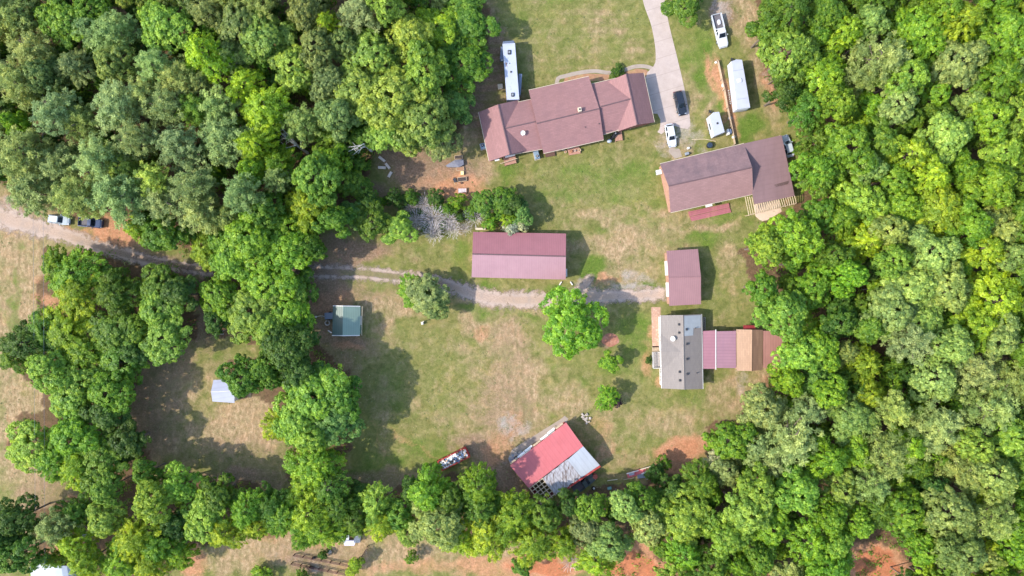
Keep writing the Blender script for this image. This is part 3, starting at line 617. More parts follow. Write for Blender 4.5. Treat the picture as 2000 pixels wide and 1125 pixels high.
# side roof: falls gently away to the east
q = z3((945,364),(1290,288),(1405,822),(1052,895)); zA, zB = 3.35, 2.75
pts = [P(*q[0], zA), P(*q[1], zB), P(*q[2], zB), P(*q[3], zA)]
b = MB(); b.slab(pts, .1); side = b.build('side_roof', M_LEAN, gar)
sh = Matrix.Rotation(math.radians(13), 3, 'Z')
for i in range(5):
    xa, xb = z3((1215+i*2,748-i*6),(1343+i*2,716-i*6)); a = P(*xa, 2.98); c = P(*xb, 2.9); b = MB(); b.tube([a, c], .045, 5)
    b.build('board', mat('dark_batten', srgb(84,66,64), .2, 3, .8), side)
post = MB()
for t in (0, .33, .66, 1):
    a = pts[1].lerp(pts[2], t); post_ = MB(); inn = (pts[0]-pts[1]).normalized()*.35
    post_.box((a.x+inn.x, a.y+inn.y, (a.z-.1)/2-.02), (.15,.15,a.z-.14)); post_.build('post', M_WOOD, gar)
b = MB(); w0 = pts[0]+(pts[1]-pts[0])*.05; w1 = pts[1]-(pts[1]-pts[0])*.05
d = w1-w0; b.box(((w0.x+w1.x)/2, (w0.y+w1.y)/2-.5, 1.35), (Vector((d.x, d.y)).length-.6, .1, 2.6), math.atan2(d.y, d.x)); b.build('wall', M_PINKW, gar)
# rafters
NR = 23
for i in range(NR):
    t = i/(NR-1); top = (968+(1403-968)*t, (829 if t < .2 else 890-(t-.2)/.8*66)+(0)); bot = (1003+(1418-1003)*t, 996-106*t+(6*math.sin(i*3.1)))
    if 0.2 <= t: top = (1052+(1403-1052)*(t-.2)/.8, 888-66*(t-.2)/.8)
    a, c = z3(top, bot); a = P(*a, 2.9); c = P(*c, 2.3); b = MB(); d = (c-a); rz = math.atan2(d.y, d.x)
    b.loft([[a+Vector((-.035,0,-.06)), a+Vector((.035,0,-.06)), a+Vector((.035,0,.08)), a+Vector((-.035,0,.08))], [c+Vector((-.035,0,-.06)), c+Vector((.035,0,-.06)), c+Vector((.035,0,.08)), c+Vector((-.035,0,.08))]])
    b.build('rafter', M_NEWWOOD, gar)
a, c = z3((1000,990),(1418,886)); a = P(*a, 2.2); c = P(*c, 2.2); d = c-a; b = MB(); b.box((a+c)/2, (d.length, .12, .14), math.atan2(d.y, d.x)); b.build('beam', M_WOOD, gar)
for t in (0.02, .35, .68, .98): q_ = a.lerp(c, t); b = MB(); b.box((q_.x, q_.y, 1.06), (.14,.14,2.12)); b.build('post', M_WOOD, gar)
flat('concrete_slab', z3((1040,900),(1260,850),(1290,960),(1160,1035),(1110,1045),(1060,1000)), mat('pale_slab', srgb(196,172,150), .12, 1, .9, dirt=srgb(170,130,104)), 0.02)

# ---------------------------------------------------------------- long rose metal barn
z4 = zoomf(880, 430, 3.704)
bc = P(1012, 500); lb = thing('long_metal_barn', 'long barn with a rose-red ribbed metal roof beside the gravel road', 'barn', (bc.x, bc.y, 0))
wb_, rb_, cb_ = gable(lb, z4((163,85),(835,97),(833,430),(152,413)), z4((158,245),(834,262)), 3.0, 5.0, M_RIBRED, M_PINKW, 0.3, M_RIBPINK, trim=None)
cc = centre(cb_)
for t in (.12, .35, .6, .85): opening(wb_, cb_[3], cb_[2], t, .05, 2.4, 2.3, 'door', M_WHITE, cen=cc)
for t in (.2, .5, .8): opening(wb_, cb_[0], cb_[1], t, 1.0, 1.2, .9, cen=cc)
opening(wb_, cb_[1], cb_[2], .5, .05, 3.2, 2.5, 'door', M_WHITE, cen=cc)
x, y = z4((838,380))[0]; p = P(x, y, 2.6); b = MB(); b.box((p.x+.05, p.y, 2.2), (.25, 1.5, .12)); b.build('gutter_end', M_WHITE, lb)

# ---------------------------------------------------------------- small mauve shed
sc_ = P(1335, 542); ms = thing('mauve_shed', 'small shed with a plain mauve metal roof at the end of the gravel road', 'shed', (sc_.x, sc_.y, 0))
ws, rs, cs = gable(ms, z4((1562,222),(1583,620),(1812,608),(1790,208)), ((0, 0), (0, 0)), 2.7, 3.7, M_SHEDRF, M_PINKW, 0.3, trim=None) if False else (None, None, None)
A, B, C, D = [P(x, y, 2.7) for x, y in z4((1562,222),(1790,208),(1812,608),(1583,620))]
R1, R2 = [P(x, y, 3.9) for x, y in z4((1578,415),(1811,411))]
w_, crn = wall_mesh(A, B, C, D, R1, R2, 2.7, 3.9, .3); ws = w_.build('wall', M_PINKW, ms)
b = MB(); b.slab([A, B, R2, R1], .1); b.slab([R1, R2, C, D], .1); rs = b.build('roof', M_SHEDRF, ms)
b = MB(); b.tube([R1, R2], .09, 6); b.build('ridge_cap', M_SHEDRF, rs)
cc = centre(crn); opening(ws, crn[0], crn[3], .3, .05, 2.6, 2.1, 'door', M_WHITE, cen=cc); opening(ws, crn[0], crn[3], .72, .05, 2.6, 2.1, 'door', M_WHITE, cen=cc)
for t in (.3, .7): opening(ws, crn[1], crn[2], t, 1.0, 1.0, .9, cen=cc)

# ---------------------------------------------------------------- grey-roofed house with its additions
z5 = zoomf(1140, 570, 3.88)
gc2 = P(1330, 687); gh = thing('grey_roofed_house', 'white house with a grey shingle roof and dark roof vents', 'house', (gc2.x, gc2.y, 0))
wh, rh, ch_ = gable(gh, z5((582,178),(592,732),(903,736),(893,170)), z5((752,176),(762,740)), 2.8, 4.2, M_GREYSH, M_SIDING, .35, trim=M_WHITE, rc=M_GREYSH)
# low porch gable on the west slope
A, B = [P(x, y, 2.82) for x, y in z5((584,318),(592,598))]; E = P(*z5((745,457))[0], 4.08); F = P(*z5((587,457))[0], 3.5)
b = MB(); b.slab([A, F, E], .06); b.slab([F, B, E], .06); b.build('porch_gable', M_GREYSH, rh)
# pale blue patch on the east slope
def on_east(x, y, up=.03):
    px_, py_ = z5((x, y))[0]
    t = max(0, min(1, (x-755)/(898-755))); z = 4.2+(2.8-4.2)*t + up; return P(px_, py_, z)
b = MB(); b.slab([on_east(762,182), on_east(889,176), on_east(888,272), on_east(832,276), on_east(830,330), on_east(764,336)], .015)
b.build('roof_patch', mat('faded_blue_tarp', srgb(146,150,152), .08, 1.2, .7), rh)
def on_west(x, y, up=0):
    px_, py_ = z5((x, y))[0]; t = max(0, min(1, (755-x)/(755-586))); return P(px_, py_, 4.2+(2.8-4.2)*t+up)
for f_, pl in ((on_west, ((722,247),(723,309),(727,606),(729,671))), (on_east, ((779,284),(782,395),(783,509),(784,622)))):
    for q in pl:
        p = f_(*q); b = MB(); b.bbox((p.x, p.y, p.z+.1), (.42, .42, .3), 0, .08); b.build('roof_vent', M_DARK, rh)
for q in ((845,274),(856,615)):
    p = on_east(*q); b = MB(); b.cyl((p.x, p.y, p.z-.1), .09, .5, 10); b.build('vent_pipe', M_DARK, rh)
p = on_west(672, 354); b = MB(); b.tube([(p.x+.5, p.y, p.z-.1), (p.x+.1, p.y, p.z+.5)], .05, 6); dm = b.build('dish_mast', M_STEEL, rh)
b = MB(); rings = []
for i in range(5):
    q = .02+.46*i/4; rings.append([Vector((p.x, p.y, p.z+.55)) + Matrix.Rotation(math.radians(-30), 3, 'Y') @ Vector((q*math.cos(a), q*math.sin(a), .15*(i/4)**2)) for a in [j*math.pi/9 for j in range(18)]])
b.loft(rings, 0, False); b.build('dish_reflector', M_WHITE, dm)
b = MB(); b.cyl((p.x-.3, p.y+.2, p.z+.5), .09, .3, 8); b.build('dish_receiver', M_WHITE, dm)
cc = centre(ch_)
for t in (.14, .32, .78, .9): opening(wh, ch_[0], ch_[1], t, .9, 1.1, 1.2, cen=cc)
opening(wh, ch_[0], ch_[1], .56, .5, 1.0, 2.05, 'door', M_WHITE, cen=cc)
for t in (.4, .7): opening(wh, ch_[3], ch_[2], t, .9, 1.1, 1.2, cen=cc)
for t in (.25, .75): opening(wh, ch_[0], ch_[3], t, .9, 1.1, 1.2, cen=cc); opening(wh, ch_[1], ch_[2], t, .9, 1.1, 1.2, cen=cc)
# porch with rails and steps
q = z5((518,455),(582,455),(586,575),(520,575)); pp = [P(x, y, .7) for x, y in q]
b = MB(); b.slab(pp, .12)
for i in range(6):
    a = pp[0].lerp(pp[1], (i+.5)/6); c = pp[3].lerp(pp[2], (i+.5)/6); b.box((a+c)/2+Vector((0,0,.02)), (.24, (c-a).length-.05, .04))
porch = b.build('porch_deck', mat('grey_porch_boards', srgb(150,142,136), .2, 5, .85, dirt=srgb(96,86,80), dirt_amt=.6), gh)
rail = MB()
for (a, c) in ((pp[0], pp[3]), (pp[3], pp[2]), (pp[0]+Vector((1.0,0,0)), pp[1])):
    u = Vector((0, 0, .95)); rail.tube([a+u, c+u], .05, 6); n = max(2, int((c-a).length/.18))
    for k in range(n+1): g = a.lerp(c, k/n); rail.box((g.x, g.y, g.z+.45), (.035,.035,.9))
rail.build('porch_rail', M_WHITE, porch)
st = MB()
for k in range(4): g = pp[0].lerp(pp[1], .5); st.box((g.x, g.y+.15+.26*k, (.7-.17*(k+1))/2), (1.4, .27, .7-.17*(k+1)))
st.build('porch_steps', M_WOOD, porch)
# block chimney base / stacked blocks by the east wall
sb = MB(); p0 = P(*z5((912,200))[0]); 
hx = thing('cinder_block_row', 'row of grey hollow blocks lying against the grey-roofed house', 'blocks', (p0.x, p0.y-1, 0))
for i in range(6):
    p = P(*z5((908,200+i*17))[0]); b = MB()
    for dx, dy, sx, sy in ((-.16,0,.06,.4),(.16,0,.06,.4),(0,-.17,.26,.06),(0,.17,.26,.06)): b.box((p.x+.08+dx, p.y+dy, .2), (sx, sy, .4))
    b.build('block', M_CONCW, hx)
# carport, tan workshop, lean-to : one run of additions
ac = P(1455, 682); add = thing('carport', 'pink and violet ribbed metal carport roof joining the grey-roofed house to the tan workshop', 'carport', (ac.x-4, ac.y, 0))
def flatroof(parent, q, zs, m, name='roof', th=.08, posts=True, pm=M_WHITE):
    pt = [P(x, y, z) for (x, y), z in zip(q, zs)]; b = MB(); b.slab(pt, th); o = b.build(name, m, parent)
    if posts:
        c = centre(pt)
        for k in pt:
            i = k + (c-k).normalized()*.35; b = MB(); b.box((i.x, i.y, (k.z-th)/2-.05), (.12,.12,k.z-th-.12)); b.build('post', pm, parent)
    return o, pt
r_a, pa = flatroof(add, z5((905,297),(1000,292),(1001,583),(906,583)), (2.75,2.55,2.55,2.75), M_CARP)
r_b, pb = flatroof(add, z5((1006,299),(1154,296),(1155,578),(1008,576)), (2.45,2.6,2.6,2.45), M_CARP2)
b = MB(); a = pa[1]; c = pa[2]; b.box(((a.x+c.x)/2+.02, (a.y+c.y)/2, 2.5), (.16, abs(a.y-c.y)+.3, .12)); b.build('gutter', M_WHITE, r_a)
tw = thing('tan_workshop', 'small tan-shingled workshop at the wood edge between violet and brown metal roofs', 'shed', tuple(P(1464, 682)))
A, B, C, D = [P(x, y, 2.7) for x, y in z5((1157,284),(1159,597),(1356,590),(1359,288))]; R1, R2 = [P(x, y, 3.5) for x, y in z5((1275,287),(1272,601))]
w_, crn = wall_mesh(A, B, C, D, R1, R2, 2.7, 3.5, .25); tww = w_.build('wall', mat('tan_siding', srgb(178,140,112), .15, 2, .85), tw)
M_TANB = shingle('tan_shingles_dark', srgb(142,112,90), math.radians(90), srgb(96,70,58), .7, .3)  # east slope shingles, darker and more streaked than the west
b = MB(); b.slab([A, B, R2, R1], .12, 0); b.slab([R1, R2, C, D], .12, 1); trf = b.build('roof', [M_TAN, M_TANB], tw)
cc = centre(crn); opening(tww, crn[1], crn[2], .5, .05, 2.4, 2.1, 'door', M_WHITE, cen=cc); opening(tww, crn[0], crn[3], .5, 1.0, 1.0, .9, cen=cc)
b = MB(); b.tube([R1, R2], .1, 6); b.build('ridge_cap', M_TAN, trf)
q = z5((1209,253),(1303,254),(1303,281),(1211,281)); pt = [P(*q[0],1.9), P(*q[1],1.9), P(*q[2],2.5), P(*q[3],2.5)]
b = MB(); b.slab(pt, .06); b.build('red_awning', mat('bright_red_metal', srgb(158,58,60), .1, 2, .4), tw)
ln = thing('brown_lean_to', 'brown metal lean-to roof tucked under the trees east of the tan workshop', 'lean-to', tuple(P(1510, 682)))
flatroof(ln, z5((1362,295),(1528,300),(1529,578),(1360,576)), (2.68,2.6,2.6,2.68), M_BRNMET, pm=M_WOOD)

# ---------------------------------------------------------------- red barn
z6 = zoomf(840, 780, 4.167)
rc = P(1085, 900); rbn = thing('red_barn', 'red-roofed barn with rusty sheets and bare roof framing on its south side', 'barn', (rc.x, rc.y, 0))
zE, zR = 3.0, 4.0
A, B = [P(x, y, zE) for x, y in z6((650,540),(1107,188))]; R1, R2 = [P(x, y, zR) for x, y in z6((802,722),(1246,382))]
D, C = [P(x, y, zE) for x, y in z6((905,858),(1380,535))]
w_, crn = wall_mesh(A, B, C, D, R1, R2, zE, zR, .35, False); bw = w_.build('wall', M_REDW, rbn)
# open the wall's top under the bare framing is hidden by the sheets; roof coverings:
b = MB(); b.slab([A, B, R2, R1], .08); rr1 = b.build('roof', M_REDMET, rbn)
def south(u, v, up=0):   # u along the ridge 0..1, v down the slope 0..1
    a = R1.lerp(R2, u); c = D.lerp(C, u); return a.lerp(c, v) + Vector((0, 0, up))
b = MB(); b.slab([south(.70,.05,.02), south(1,.0,.02), south(1,1.0,.02), south(.69,1.0,.02)], .06); b.build('pale_sheet_roof', M_WHTMET, rbn)
for i in range(6):
    u0 = .245+i*.0755; b = MB(); zz = .012*(i % 2); jit = RND.uniform(-.03, .03)
    b.slab([south(u0,.02+abs(jit),zz), south(u0+.079,.02+abs(jit),zz), south(u0+.079,1.0+jit,zz), south(u0,1.0+jit,zz)], .03)
    b.build('rusty_sheet', M_RUST, rbn)
fr = MB()
for v in (.04,.22,.4,.58,.76,.94):
    a = south(.0, v, -.02); c = south(.25, v, -.02); d = c-a; fr.box((a+c)/2, (d.length, .12, .1), math.atan2(d.y, d.x), -math.asin(d.z/d.length)*0)
fr.build('purlins', M_NEWWOOD, rbn)
for i in range(5):
    u = .01+i*.058; a = south(u, 0, -.12); c = south(u, 1.02, -.12); b = MB()
    b.loft([[a+Vector(k) for k in ((-.05,-.05,-.08),(.05,.05,-.08),(.05,.05,.07),(-.05,-.05,.07))], [c+Vector(k) for k in ((-.05,-.05,-.08),(.05,.05,-.08),(.05,.05,.07),(-.05,-.05,.07))]]); b.build('rafter', M_NEWWOOD, rbn)
# red fascia along the south-east eave and pale boards along the north-west eave
a = D.lerp(C, .42); d = C-a; b = MB(); b.box(((a.x+C.x)/2+.12, (a.y+C.y)/2-.2, zE-.12), (d.length, .35, .1), math.atan2(d.y, d.x)); b.build('fascia', M_REDW, rbn)
d = B-A; nrm = Vector((-d.y, d.x, 0)).normalized(); nrm = nrm if nrm.dot(A-D) > 0 else -nrm
for i in range(7):
    a = A.lerp(B, .02+i*.135); c = A.lerp(B, .02+i*.135+.125); e = c-a; m_ = (a+c)/2+nrm*(.22+.1*(i % 3)); b = MB()
    b.box((m_.x, m_.y, zE-.25-.08*(i % 2)), (e.length, .36, .06), math.atan2(e.y, e.x)); b.build('porch_board', M_SIDING if i % 3 else M_WOOD, rbn)
cc = centre(crn)
for t in (.25, .7): opening(bw, crn[0], crn[1], t, .05, 2.6, 2.2, 'door', M_WHITE, cen=cc)
opening(bw, crn[1], crn[2], .4, 1.0, 1.2, 1.0, cen=cc)
flat('concrete_slab', [(995,890),(1000,878),(1096,818),(1103,812),(1110,818),(1106,826),(1000,892)], M_WALK, .016)

# ---------------------------------------------------------------- green shed
z7 = zoomf(590, 560, 5.556)
vc = P(676, 627); vs_ = thing('green_metal_shed', 'small shed with a green metal roof by the tall tree row', 'shed', (vc.x, vc.y, 0))
zE, zR = 2.4, 3.3
A, B = [P(x, y, zE) for x, y in z7((336,207),(327,528))]; R1, R2 = [P(x, y, zR) for x, y in z7((445,209),(440,531))]; D, C = [P(x, y, zE-.5) for x, y in z7((632,212),(626,528))]
w_, crn = wall_mesh(A, B, C, D, R1, R2, zE-.5, zR, .25); gsw = w_.build('wall', mat('green_siding', srgb(120,140,128), .1, 2, .8), vs_)
b = MB(); b.slab([A, B, R2, R1], .07, 0); b.slab([R1, R2, C, D], .07, 1); gr = b.build('roof', [M_GREENSHADE, M_GREENMET], vs_)
for tri in ((A, R1, D), (B, R2, C)):
    t = MB(); t.tube([k+Vector((0,0,.02)) for k in tri], .1, 5); t.build('rake_trim', M_WHITE, gr)
t = MB(); t.tube([D+Vector((.35,0,-.1)), C+Vector((.35,0,-.1))], .05, 5); t.build('gutter', M_CREAM, gr)
cc = centre(crn); opening(gsw, crn[3], crn[2], .5, .05, 1.6, 1.6, 'door', M_WHITE, cen=cc)

# ---------------------------------------------------------------- white field shed
wc = P(432, 765); wf = thing('white_metal_shed', 'small open shed with a pale lilac-white metal roof in the field beside round trees', 'shed', (wc.x, wc.y, 0))
zE, zR = 2.3, 2.9
A, B = [P(x, y, zE) for x, y in ((417,742),(456,741))]; R1, R2 = [P(x, y, zR) for x, y in ((412,765),(458,763))]; D, C = [P(x, y, zE) for x, y in ((415,784),(458,787))]
w_, crn = wall_mesh(A, B, C, D, R1, R2, zE, zR, .25); w_.build('wall', M_SIDING, wf)
b = MB(); b.slab([A, B, R2, R1], .06); b.slab([R1, R2, C, D], .06); rf_ = b.build('roof', M_ZINC, wf)
b = MB(); b.tube([R1, R2], .06, 6); b.build('ridge_cap', M_WHITE, rf_)
# ================================================================ VEHICLES
def ringb(x, w, zb, zt, r=.1):
    return [Vector((x, -w*.92, zb)), Vector((x, -w, zb+.18)), Vector((x, -w, zt-r*1.6)), Vector((x, -w*.96, zt-r*.5)), Vector((x, -w*.84, zt)), Vector((x, w*.84, zt)), Vector((x, w*.96, zt-r*.5)), Vector((x, w, zt-r*1.6)), Vector((x, w, zb+.18)), Vector((x, w*.92, zb))]
def wheel(parent, x, y, r=.34, w=.22):
    b = MB(); b.ring((x, y, r), r-.1, .1, 20, 8, 'Y'); b.tube([(x, y-w/2, r), (x, y+w/2, r)], r*.84, 18)
    wo = b.build('wheel', M_BLACK, parent, local=True, smooth=False)
    b = MB(); sgn = 1 if y > 0 else -1; b.tube([(x, y+sgn*w*.3, r), (x, y+sgn*(w/2+.015), r)], [r*.62, r*.5], 14); b.build('rim', M_STEEL, wo, local=True)
def vehicle(name, label, cat, px, py, heading, L, W, Ht, body, kind='car', group=None):
    """heading in degrees (direction the front faces); local +x is the front"""
    p = P(px, py, .8); t = thing(name, label, cat, (p.x, p.y, 0), math.radians(heading), group); hl, hw = L/2, W/2
    if kind == 'pickup':
        belt = 1.12
        st = [(-hl+.02, .95*hw, .5, .68), (-hl+.5, hw, .38, .72), (.1-hl*.15, hw, .36, .74)]
        b = MB(); b.loft([ringb(x, w, zb, zt) for x, w, zb, zt in st]); 
        st = [(-hl*.12, hw, .36, belt), (hl*.42, hw, .36, belt+.0), (hl*.52, hw*.98, .36, 1.1), (hl*.85, hw*.93, .38, 1.02), (hl*.97, hw*.82, .42, .9), (hl, hw*.7, .46, .75)]
        b.loft([ringb(x, w, zb, zt, .13) for x, w, zb, zt in st])
        bx0, bx1 = -hl+.05, -hl*.12
        for s_ in (-1, 1): b.box(((bx0+bx1)/2, s_*(hw-.09), .93), (bx1-bx0, .17, .52))
        body_o = b.build('body', body, t, local=True)
        b = MB(); b.bbox((bx0, 0, .93), (.1, W-.1, .52), 0, .03); b.build('tailgate', body, t, local=True)
        b = MB(); b.box(((bx0+bx1)/2, 0, .745), (bx1-bx0-.05, W-.36, .03))
        for i in range(7): b.box(((bx0+bx1)/2, -hw*.7+i*hw*.233, .768), (bx1-bx0-.1, .05, .02))
        b.build('bed_liner', mat('bed_liner_grey', srgb(96,92,96), .2, 3, .8, dirt=srgb(60,56,58)), t, local=True)
        cab = dict(x0=-hl*.13, x1=-hl*.06, x2=hl*.26, x3=hl*.47, zb=belt-.02, zt=Ht)
    else:
        belt = Ht*.6
        st = [(-hl, hw*.72, .42, belt*.82), (-hl+.12, hw*.9, .34, belt*.95), (-hl*.8, hw*.98, .3, belt), (0, hw, .28, belt), (hl*.35, hw, .28, belt), (hl*.5, hw*.98, .3, belt*.97), (hl*.8, hw*.93, .32, belt*.86), (hl*.95, hw*.8, .38, belt*.74), (hl, hw*.62, .42, belt*.62)]
        b = MB(); b.loft([ringb(x, w, zb, zt, .1) for x, w, zb, zt in st]); body_o = b.build('body', body, t, local=True)
        k = .12 if kind == 'suv' else .34
        cab = dict(x0=-hl*.93 if kind == 'suv' else -hl*.8, x1=-hl*.93+k+.1 if kind == 'suv' else -hl*.62, x2=hl*.13, x3=hl*.44, zb=belt-.03, zt=Ht)
        if kind == 'estate': cab['x0'] = -hl*.9; cab['x1'] = -hl*.72
    x0, x1, x2, x3, zb, zt = (cab[k] for k in ('x0','x1','x2','x3','zb','zt')); wb, wt = hw*.94, hw*.74
    lo = [Vector(q) for q in ((x0,-wb*.92,zb),(x3-.25,-wb,zb),(x3,-wb*.7,zb),(x3,wb*.7,zb),(x3-.25,wb,zb),(x0,wb*.92,zb))]
    hi = [Vector(q) for q in ((x1,-wt*.94,zt-.04),(x2-.1,-wt,zt-.04),(x2,-wt*.8,zt-.05),(x2,wt*.8,zt-.05),(x2-.1,wt,zt-.04),(x1,wt*.94,zt-.04))]
    b = MB(); b.loft([lo, hi]); cabin = b.build('cabin', body, t, local=True)
    b = MB(); c0 = Vector(((x1+x2)/2, 0, zt)); b.loft([[h for h in hi], [c0+(h-c0)*.93+Vector((0,0,.05)) for h in hi]]); b.build('roof_panel', body, t, local=True)
    def pane(name_, a, c, d, e, k=.86, off=.018):
        m_ = (a+c+d+e)/4; n = (c-a).cross(e-a).normalized(); q = [m_+(v-m_)*k+n*off for v in (a, c, d, e)]
        if n.dot(m_-Vector((m_.x*.5, 0, zb-.5))) < 0: q = [m_+(v-m_)*k-n*off for v in (a, c, d, e)]
        b = MB(); b.add(q, [(0,1,2,3)]); b.slab(q, .012) ; o = b.build(name_, M_GLASS, t, local=True)
    pane('windscreen', Vector((x3,-wb*.74,zb)), Vector((x3,wb*.74,zb)), Vector((x2,wt*.84,zt-.05)), Vector((x2,-wt*.84,zt-.05)), .9)
    pane('rear_window', lo[5], lo[0], hi[0], hi[5], .82)
    for s_ in (0, 1):
        a, c, d, e = ((lo[0], lo[1], hi[1], hi[0]) if s_ == 0 else (lo[5], lo[4], hi[4], hi[5]))
        for u0, u1 in ((.04,.47),(.53,.95)) if kind != 'pickup' else ((.08,.42),(.5,.92)):
            pane('side_window', a.lerp(c,u0), a.lerp(c,u1), e.lerp(d,u1), e.lerp(d,u0), .84)
    for sx in (-1, 1):
        for sy in (-1, 1): wheel(t, sx*hl*.62, sy*(hw-.1), .36 if kind == 'pickup' else .33)
    for sy in (-1, 1):
        b = MB(); b.bbox((hl*.93, sy*hw*.68, belt*.72), (.24, .36, .16), 0, .04); b.build('headlight', M_STEEL, t, local=True)
        b = MB(); b.bbox((-hl+.06, sy*hw*.72, belt*.78 if kind != 'pickup' else .95), (.1, .26, .22), 0, .03); b.build('tail_light', mat('red_lens', srgb(150,20,20), .1, 3, .3), t, local=True)
        b = MB(); b.bbox((x3-.4, sy*(hw+.1), belt+.1), (.16, .22, .14), 0, .03); b.build('mirror', body, t, local=True)
    for xx, ww in ((hl-.02, .78), (-hl, .86)):
        b = MB(); b.bbox((xx, 0, .48), (.16, W*ww, .2), 0, .05); b.build('bumper', M_DARK if kind == 'suv' else body, t, local=True)
    if kind == 'estate':
        b = MB(); b.slab([(x1+.12,-wt*.62,zt+.03),(x2-.45,-wt*.66,zt+.03),(x2-.45,wt*.66,zt+.03),(x1+.12,wt*.62,zt+.03)], .01) if False else None
    return t
M_PWHITE = paint('white_car_paint', srgb(186,188,191)); M_PBLACK = paint('black_car_paint', srgb(30,34,42)); M_PNAVY = paint('dark_blue_car_paint', srgb(58,70,98)); M_PSILV = paint('silver_car_paint', srgb(176,184,190))
suv = vehicle('parked_car', 'black car parked at the end of the concrete driveway', 'car', 1328.5, 201, -77, 4.7, 1.85, 1.55, M_PBLACK, 'suv')
wcar = vehicle('parked_car', 'white hatchback parked on the worn grass south of the concrete driveway', 'car', 1310.5, 264, -80, 4.5, 1.8, 1.5, M_PWHITE, 'estate')
pk = vehicle('pickup_truck', 'white pickup truck with an open bed on the grass north of the cargo trailer', 'pickup truck', 1406, 60, -76, 6.5, 2.05, 1.85, M_PWHITE, 'pickup')
b = MB(); b.blob((-1.6,.2,.95), (1.1,.8,.5), 3); b.build('wrapped_bundle', mat('grey_plastic_wrap', srgb(190,188,192), .15, 3, .4), pk, local=True)
tag(bpy.data.objects['wrapped_bundle'], 'pale wrapped bundle lying in the bed')
vehicle('parked_car', 'white car half under the pine branches beside the gravel road', 'car', 114, 429, -8, 4.2, 1.75, 1.5, M_PSILV, 'estate')
vehicle('pickup_truck', 'dark blue pickup truck under the wood edge beside the gravel road', 'pickup truck', 177, 435, -6, 4.5, 1.8, 1.75, M_PNAVY, 'pickup')
ocar = vehicle('parked_car', 'grey-white car half hidden behind the garage side roof at the wood edge', 'car', 1538.5, 285, 106, 4.3, 1.75, 1.4, M_PSILV, 'car')
vehicle('pickup_truck', 'old dark truck parked in the shade behind the red barn', 'pickup truck', 1140, 944, 36, 4.8, 1.85, 1.7, paint('faded_dark_green_paint', srgb(58,66,66), .6, .1), 'pickup')

def trailer(name, label, cat, corners, h, m, roofm, vnose=0.0, hitch=None, window_side=None):
    """corners: 4 roof-corner pixels at height h: front-left, front-right, back-right, back-left"""
    q = [P(x, y, h) for x, y in corners]; c = centre(q); t = thing(name, label, cat, (c.x, c.y, 0))
    def at(p, z): return Vector((p.x, p.y, z))
    front = [q[0], q[1]]
    poly = [q[0], q[1], q[2], q[3]]
    if vnose: mid = (q[0]+q[1])/2 + ((q[0]-q[3])+(q[1]-q[2])).normalized()*vnose; poly = [q[0], mid, q[1], q[2], q[3]]
    b = MB(); b.loft([[at(p, .55) for p in poly], [at(p, h-.1) for p in poly], [at(p+(c-p).normalized()*.06, h-.02) for p in poly]]); body = b.build('body', m, t)
    b = MB(); b.loft([[at(p+(c-p).normalized()*.05, h-.02) for p in poly], [at(p+(c-p).normalized()*.1, h+.02) for p in poly]]); roof = b.build('roof', roofm, t)
    ax = ((q[0]+q[1])/2-(q[2]+q[3])/2); L = Vector((ax.x, ax.y)).length; ax.z = 0; ax.normalize(); sd_ = Vector((-ax.y, ax.x, 0)); W = (q[0]-q[1]).length; rz = math.atan2(ax.y, ax.x)
    b = MB(); b.box((c.x, c.y, .47), (L*.96, W*.6, .16), rz); fr_ = (Vector((c.x, c.y, .5))+ax*L/2); hd = fr_ + ax*1.3
    b.tube([fr_+sd_*W*.35-Vector((0,0,.03)), hd], .05, 6); b.tube([fr_-sd_*W*.35-Vector((0,0,.03)), hd], .05, 6); b.cyl(hd-Vector((0,0,.5)), .05, .8, 8); b.box(hd-ax*.4+Vector((0,0,.15)), (.5,.3,.3), rz); b.build('chassis', M_DARK, t)
    for k in (-.42, .42):
        for s_ in (-1, 1):
            w0 = Vector((c.x, c.y, .34)) - ax*(.6+k) + sd_*s_*(W/2-.1); b = MB(); b.tube([w0-sd_*.11, w0+sd_*.11], .34, 16); wo = b.build('wheel', M_BLACK, t)
            b = MB(); b.tube([w0+sd_*s_*.1, w0+sd_*s_*.125], .19, 12); b.build('rim', M_STEEL, wo)
    return t, roof, body, c, ax, sd_, L, W, rz
M_TRROOF = mat('white_trailer_roof', srgb(166,168,177), .06, .6, .45, dirt=srgb(150,152,164), dirt_amt=.5)
M_TRSIDE = mat('white_trailer_side', srgb(190,192,197), .05, 1, .4)
M_DKTRIM = mat('slate_grey_panel', srgb(92,102,122), .12, 1, .5)
z8 = zoomf(1370, 100, 5.92)
T, rf, bd, c, ax, sdv, L, W, rz = trailer('cargo_trailer', 'long white enclosed trailer with one square roof hatch east of the low timber wall', 'trailer', z8((345,118),(470,96),(565,650),(412,672)), 3.0, M_TRSIDE, M_TRROOF, .25)
x, y = z8((440,338))[0]; p = P(x, y, 3.1); b = MB(); b.bbox((p.x, p.y, 3.12), (.75,.8,.22), rz, .06); b.build('roof_hatch', M_TRSIDE, rf)
for k in (.33, -.33):
    b = MB(); q = Vector((c.x, c.y, 0)) - ax*L*k*.9 + sdv*0; b.box((q.x, q.y, 3.03), (.06, W*.9, .03), rz); b.build('roof_seam', M_GREY, rf)
b = MB(); q = Vector((c.x, c.y, 1.5)) - ax*(L/2+.02); b.box(q, (.04, W*.9, 1.8), rz); b.build('rear_door', M_TRSIDE, T)
for k in range(7):
    q = Vector((c.x, c.y, .25)) + sdv*(W/2+.3)*(-1 if sdv.x > 0 else 1) - ax*(.2+k*.42); b = MB(); b.blob((q.x, q.y, .1), (.35,.35,.4), k+30); o = b.build('planter_stone', M_CONCW)
    tag(o, ('northernmost','second from the north','third from the north','middle','third from the south','second from the south','southernmost')[k] + ' small stone in the row along the long white trailer', 'stone', 'stones along the long white trailer')
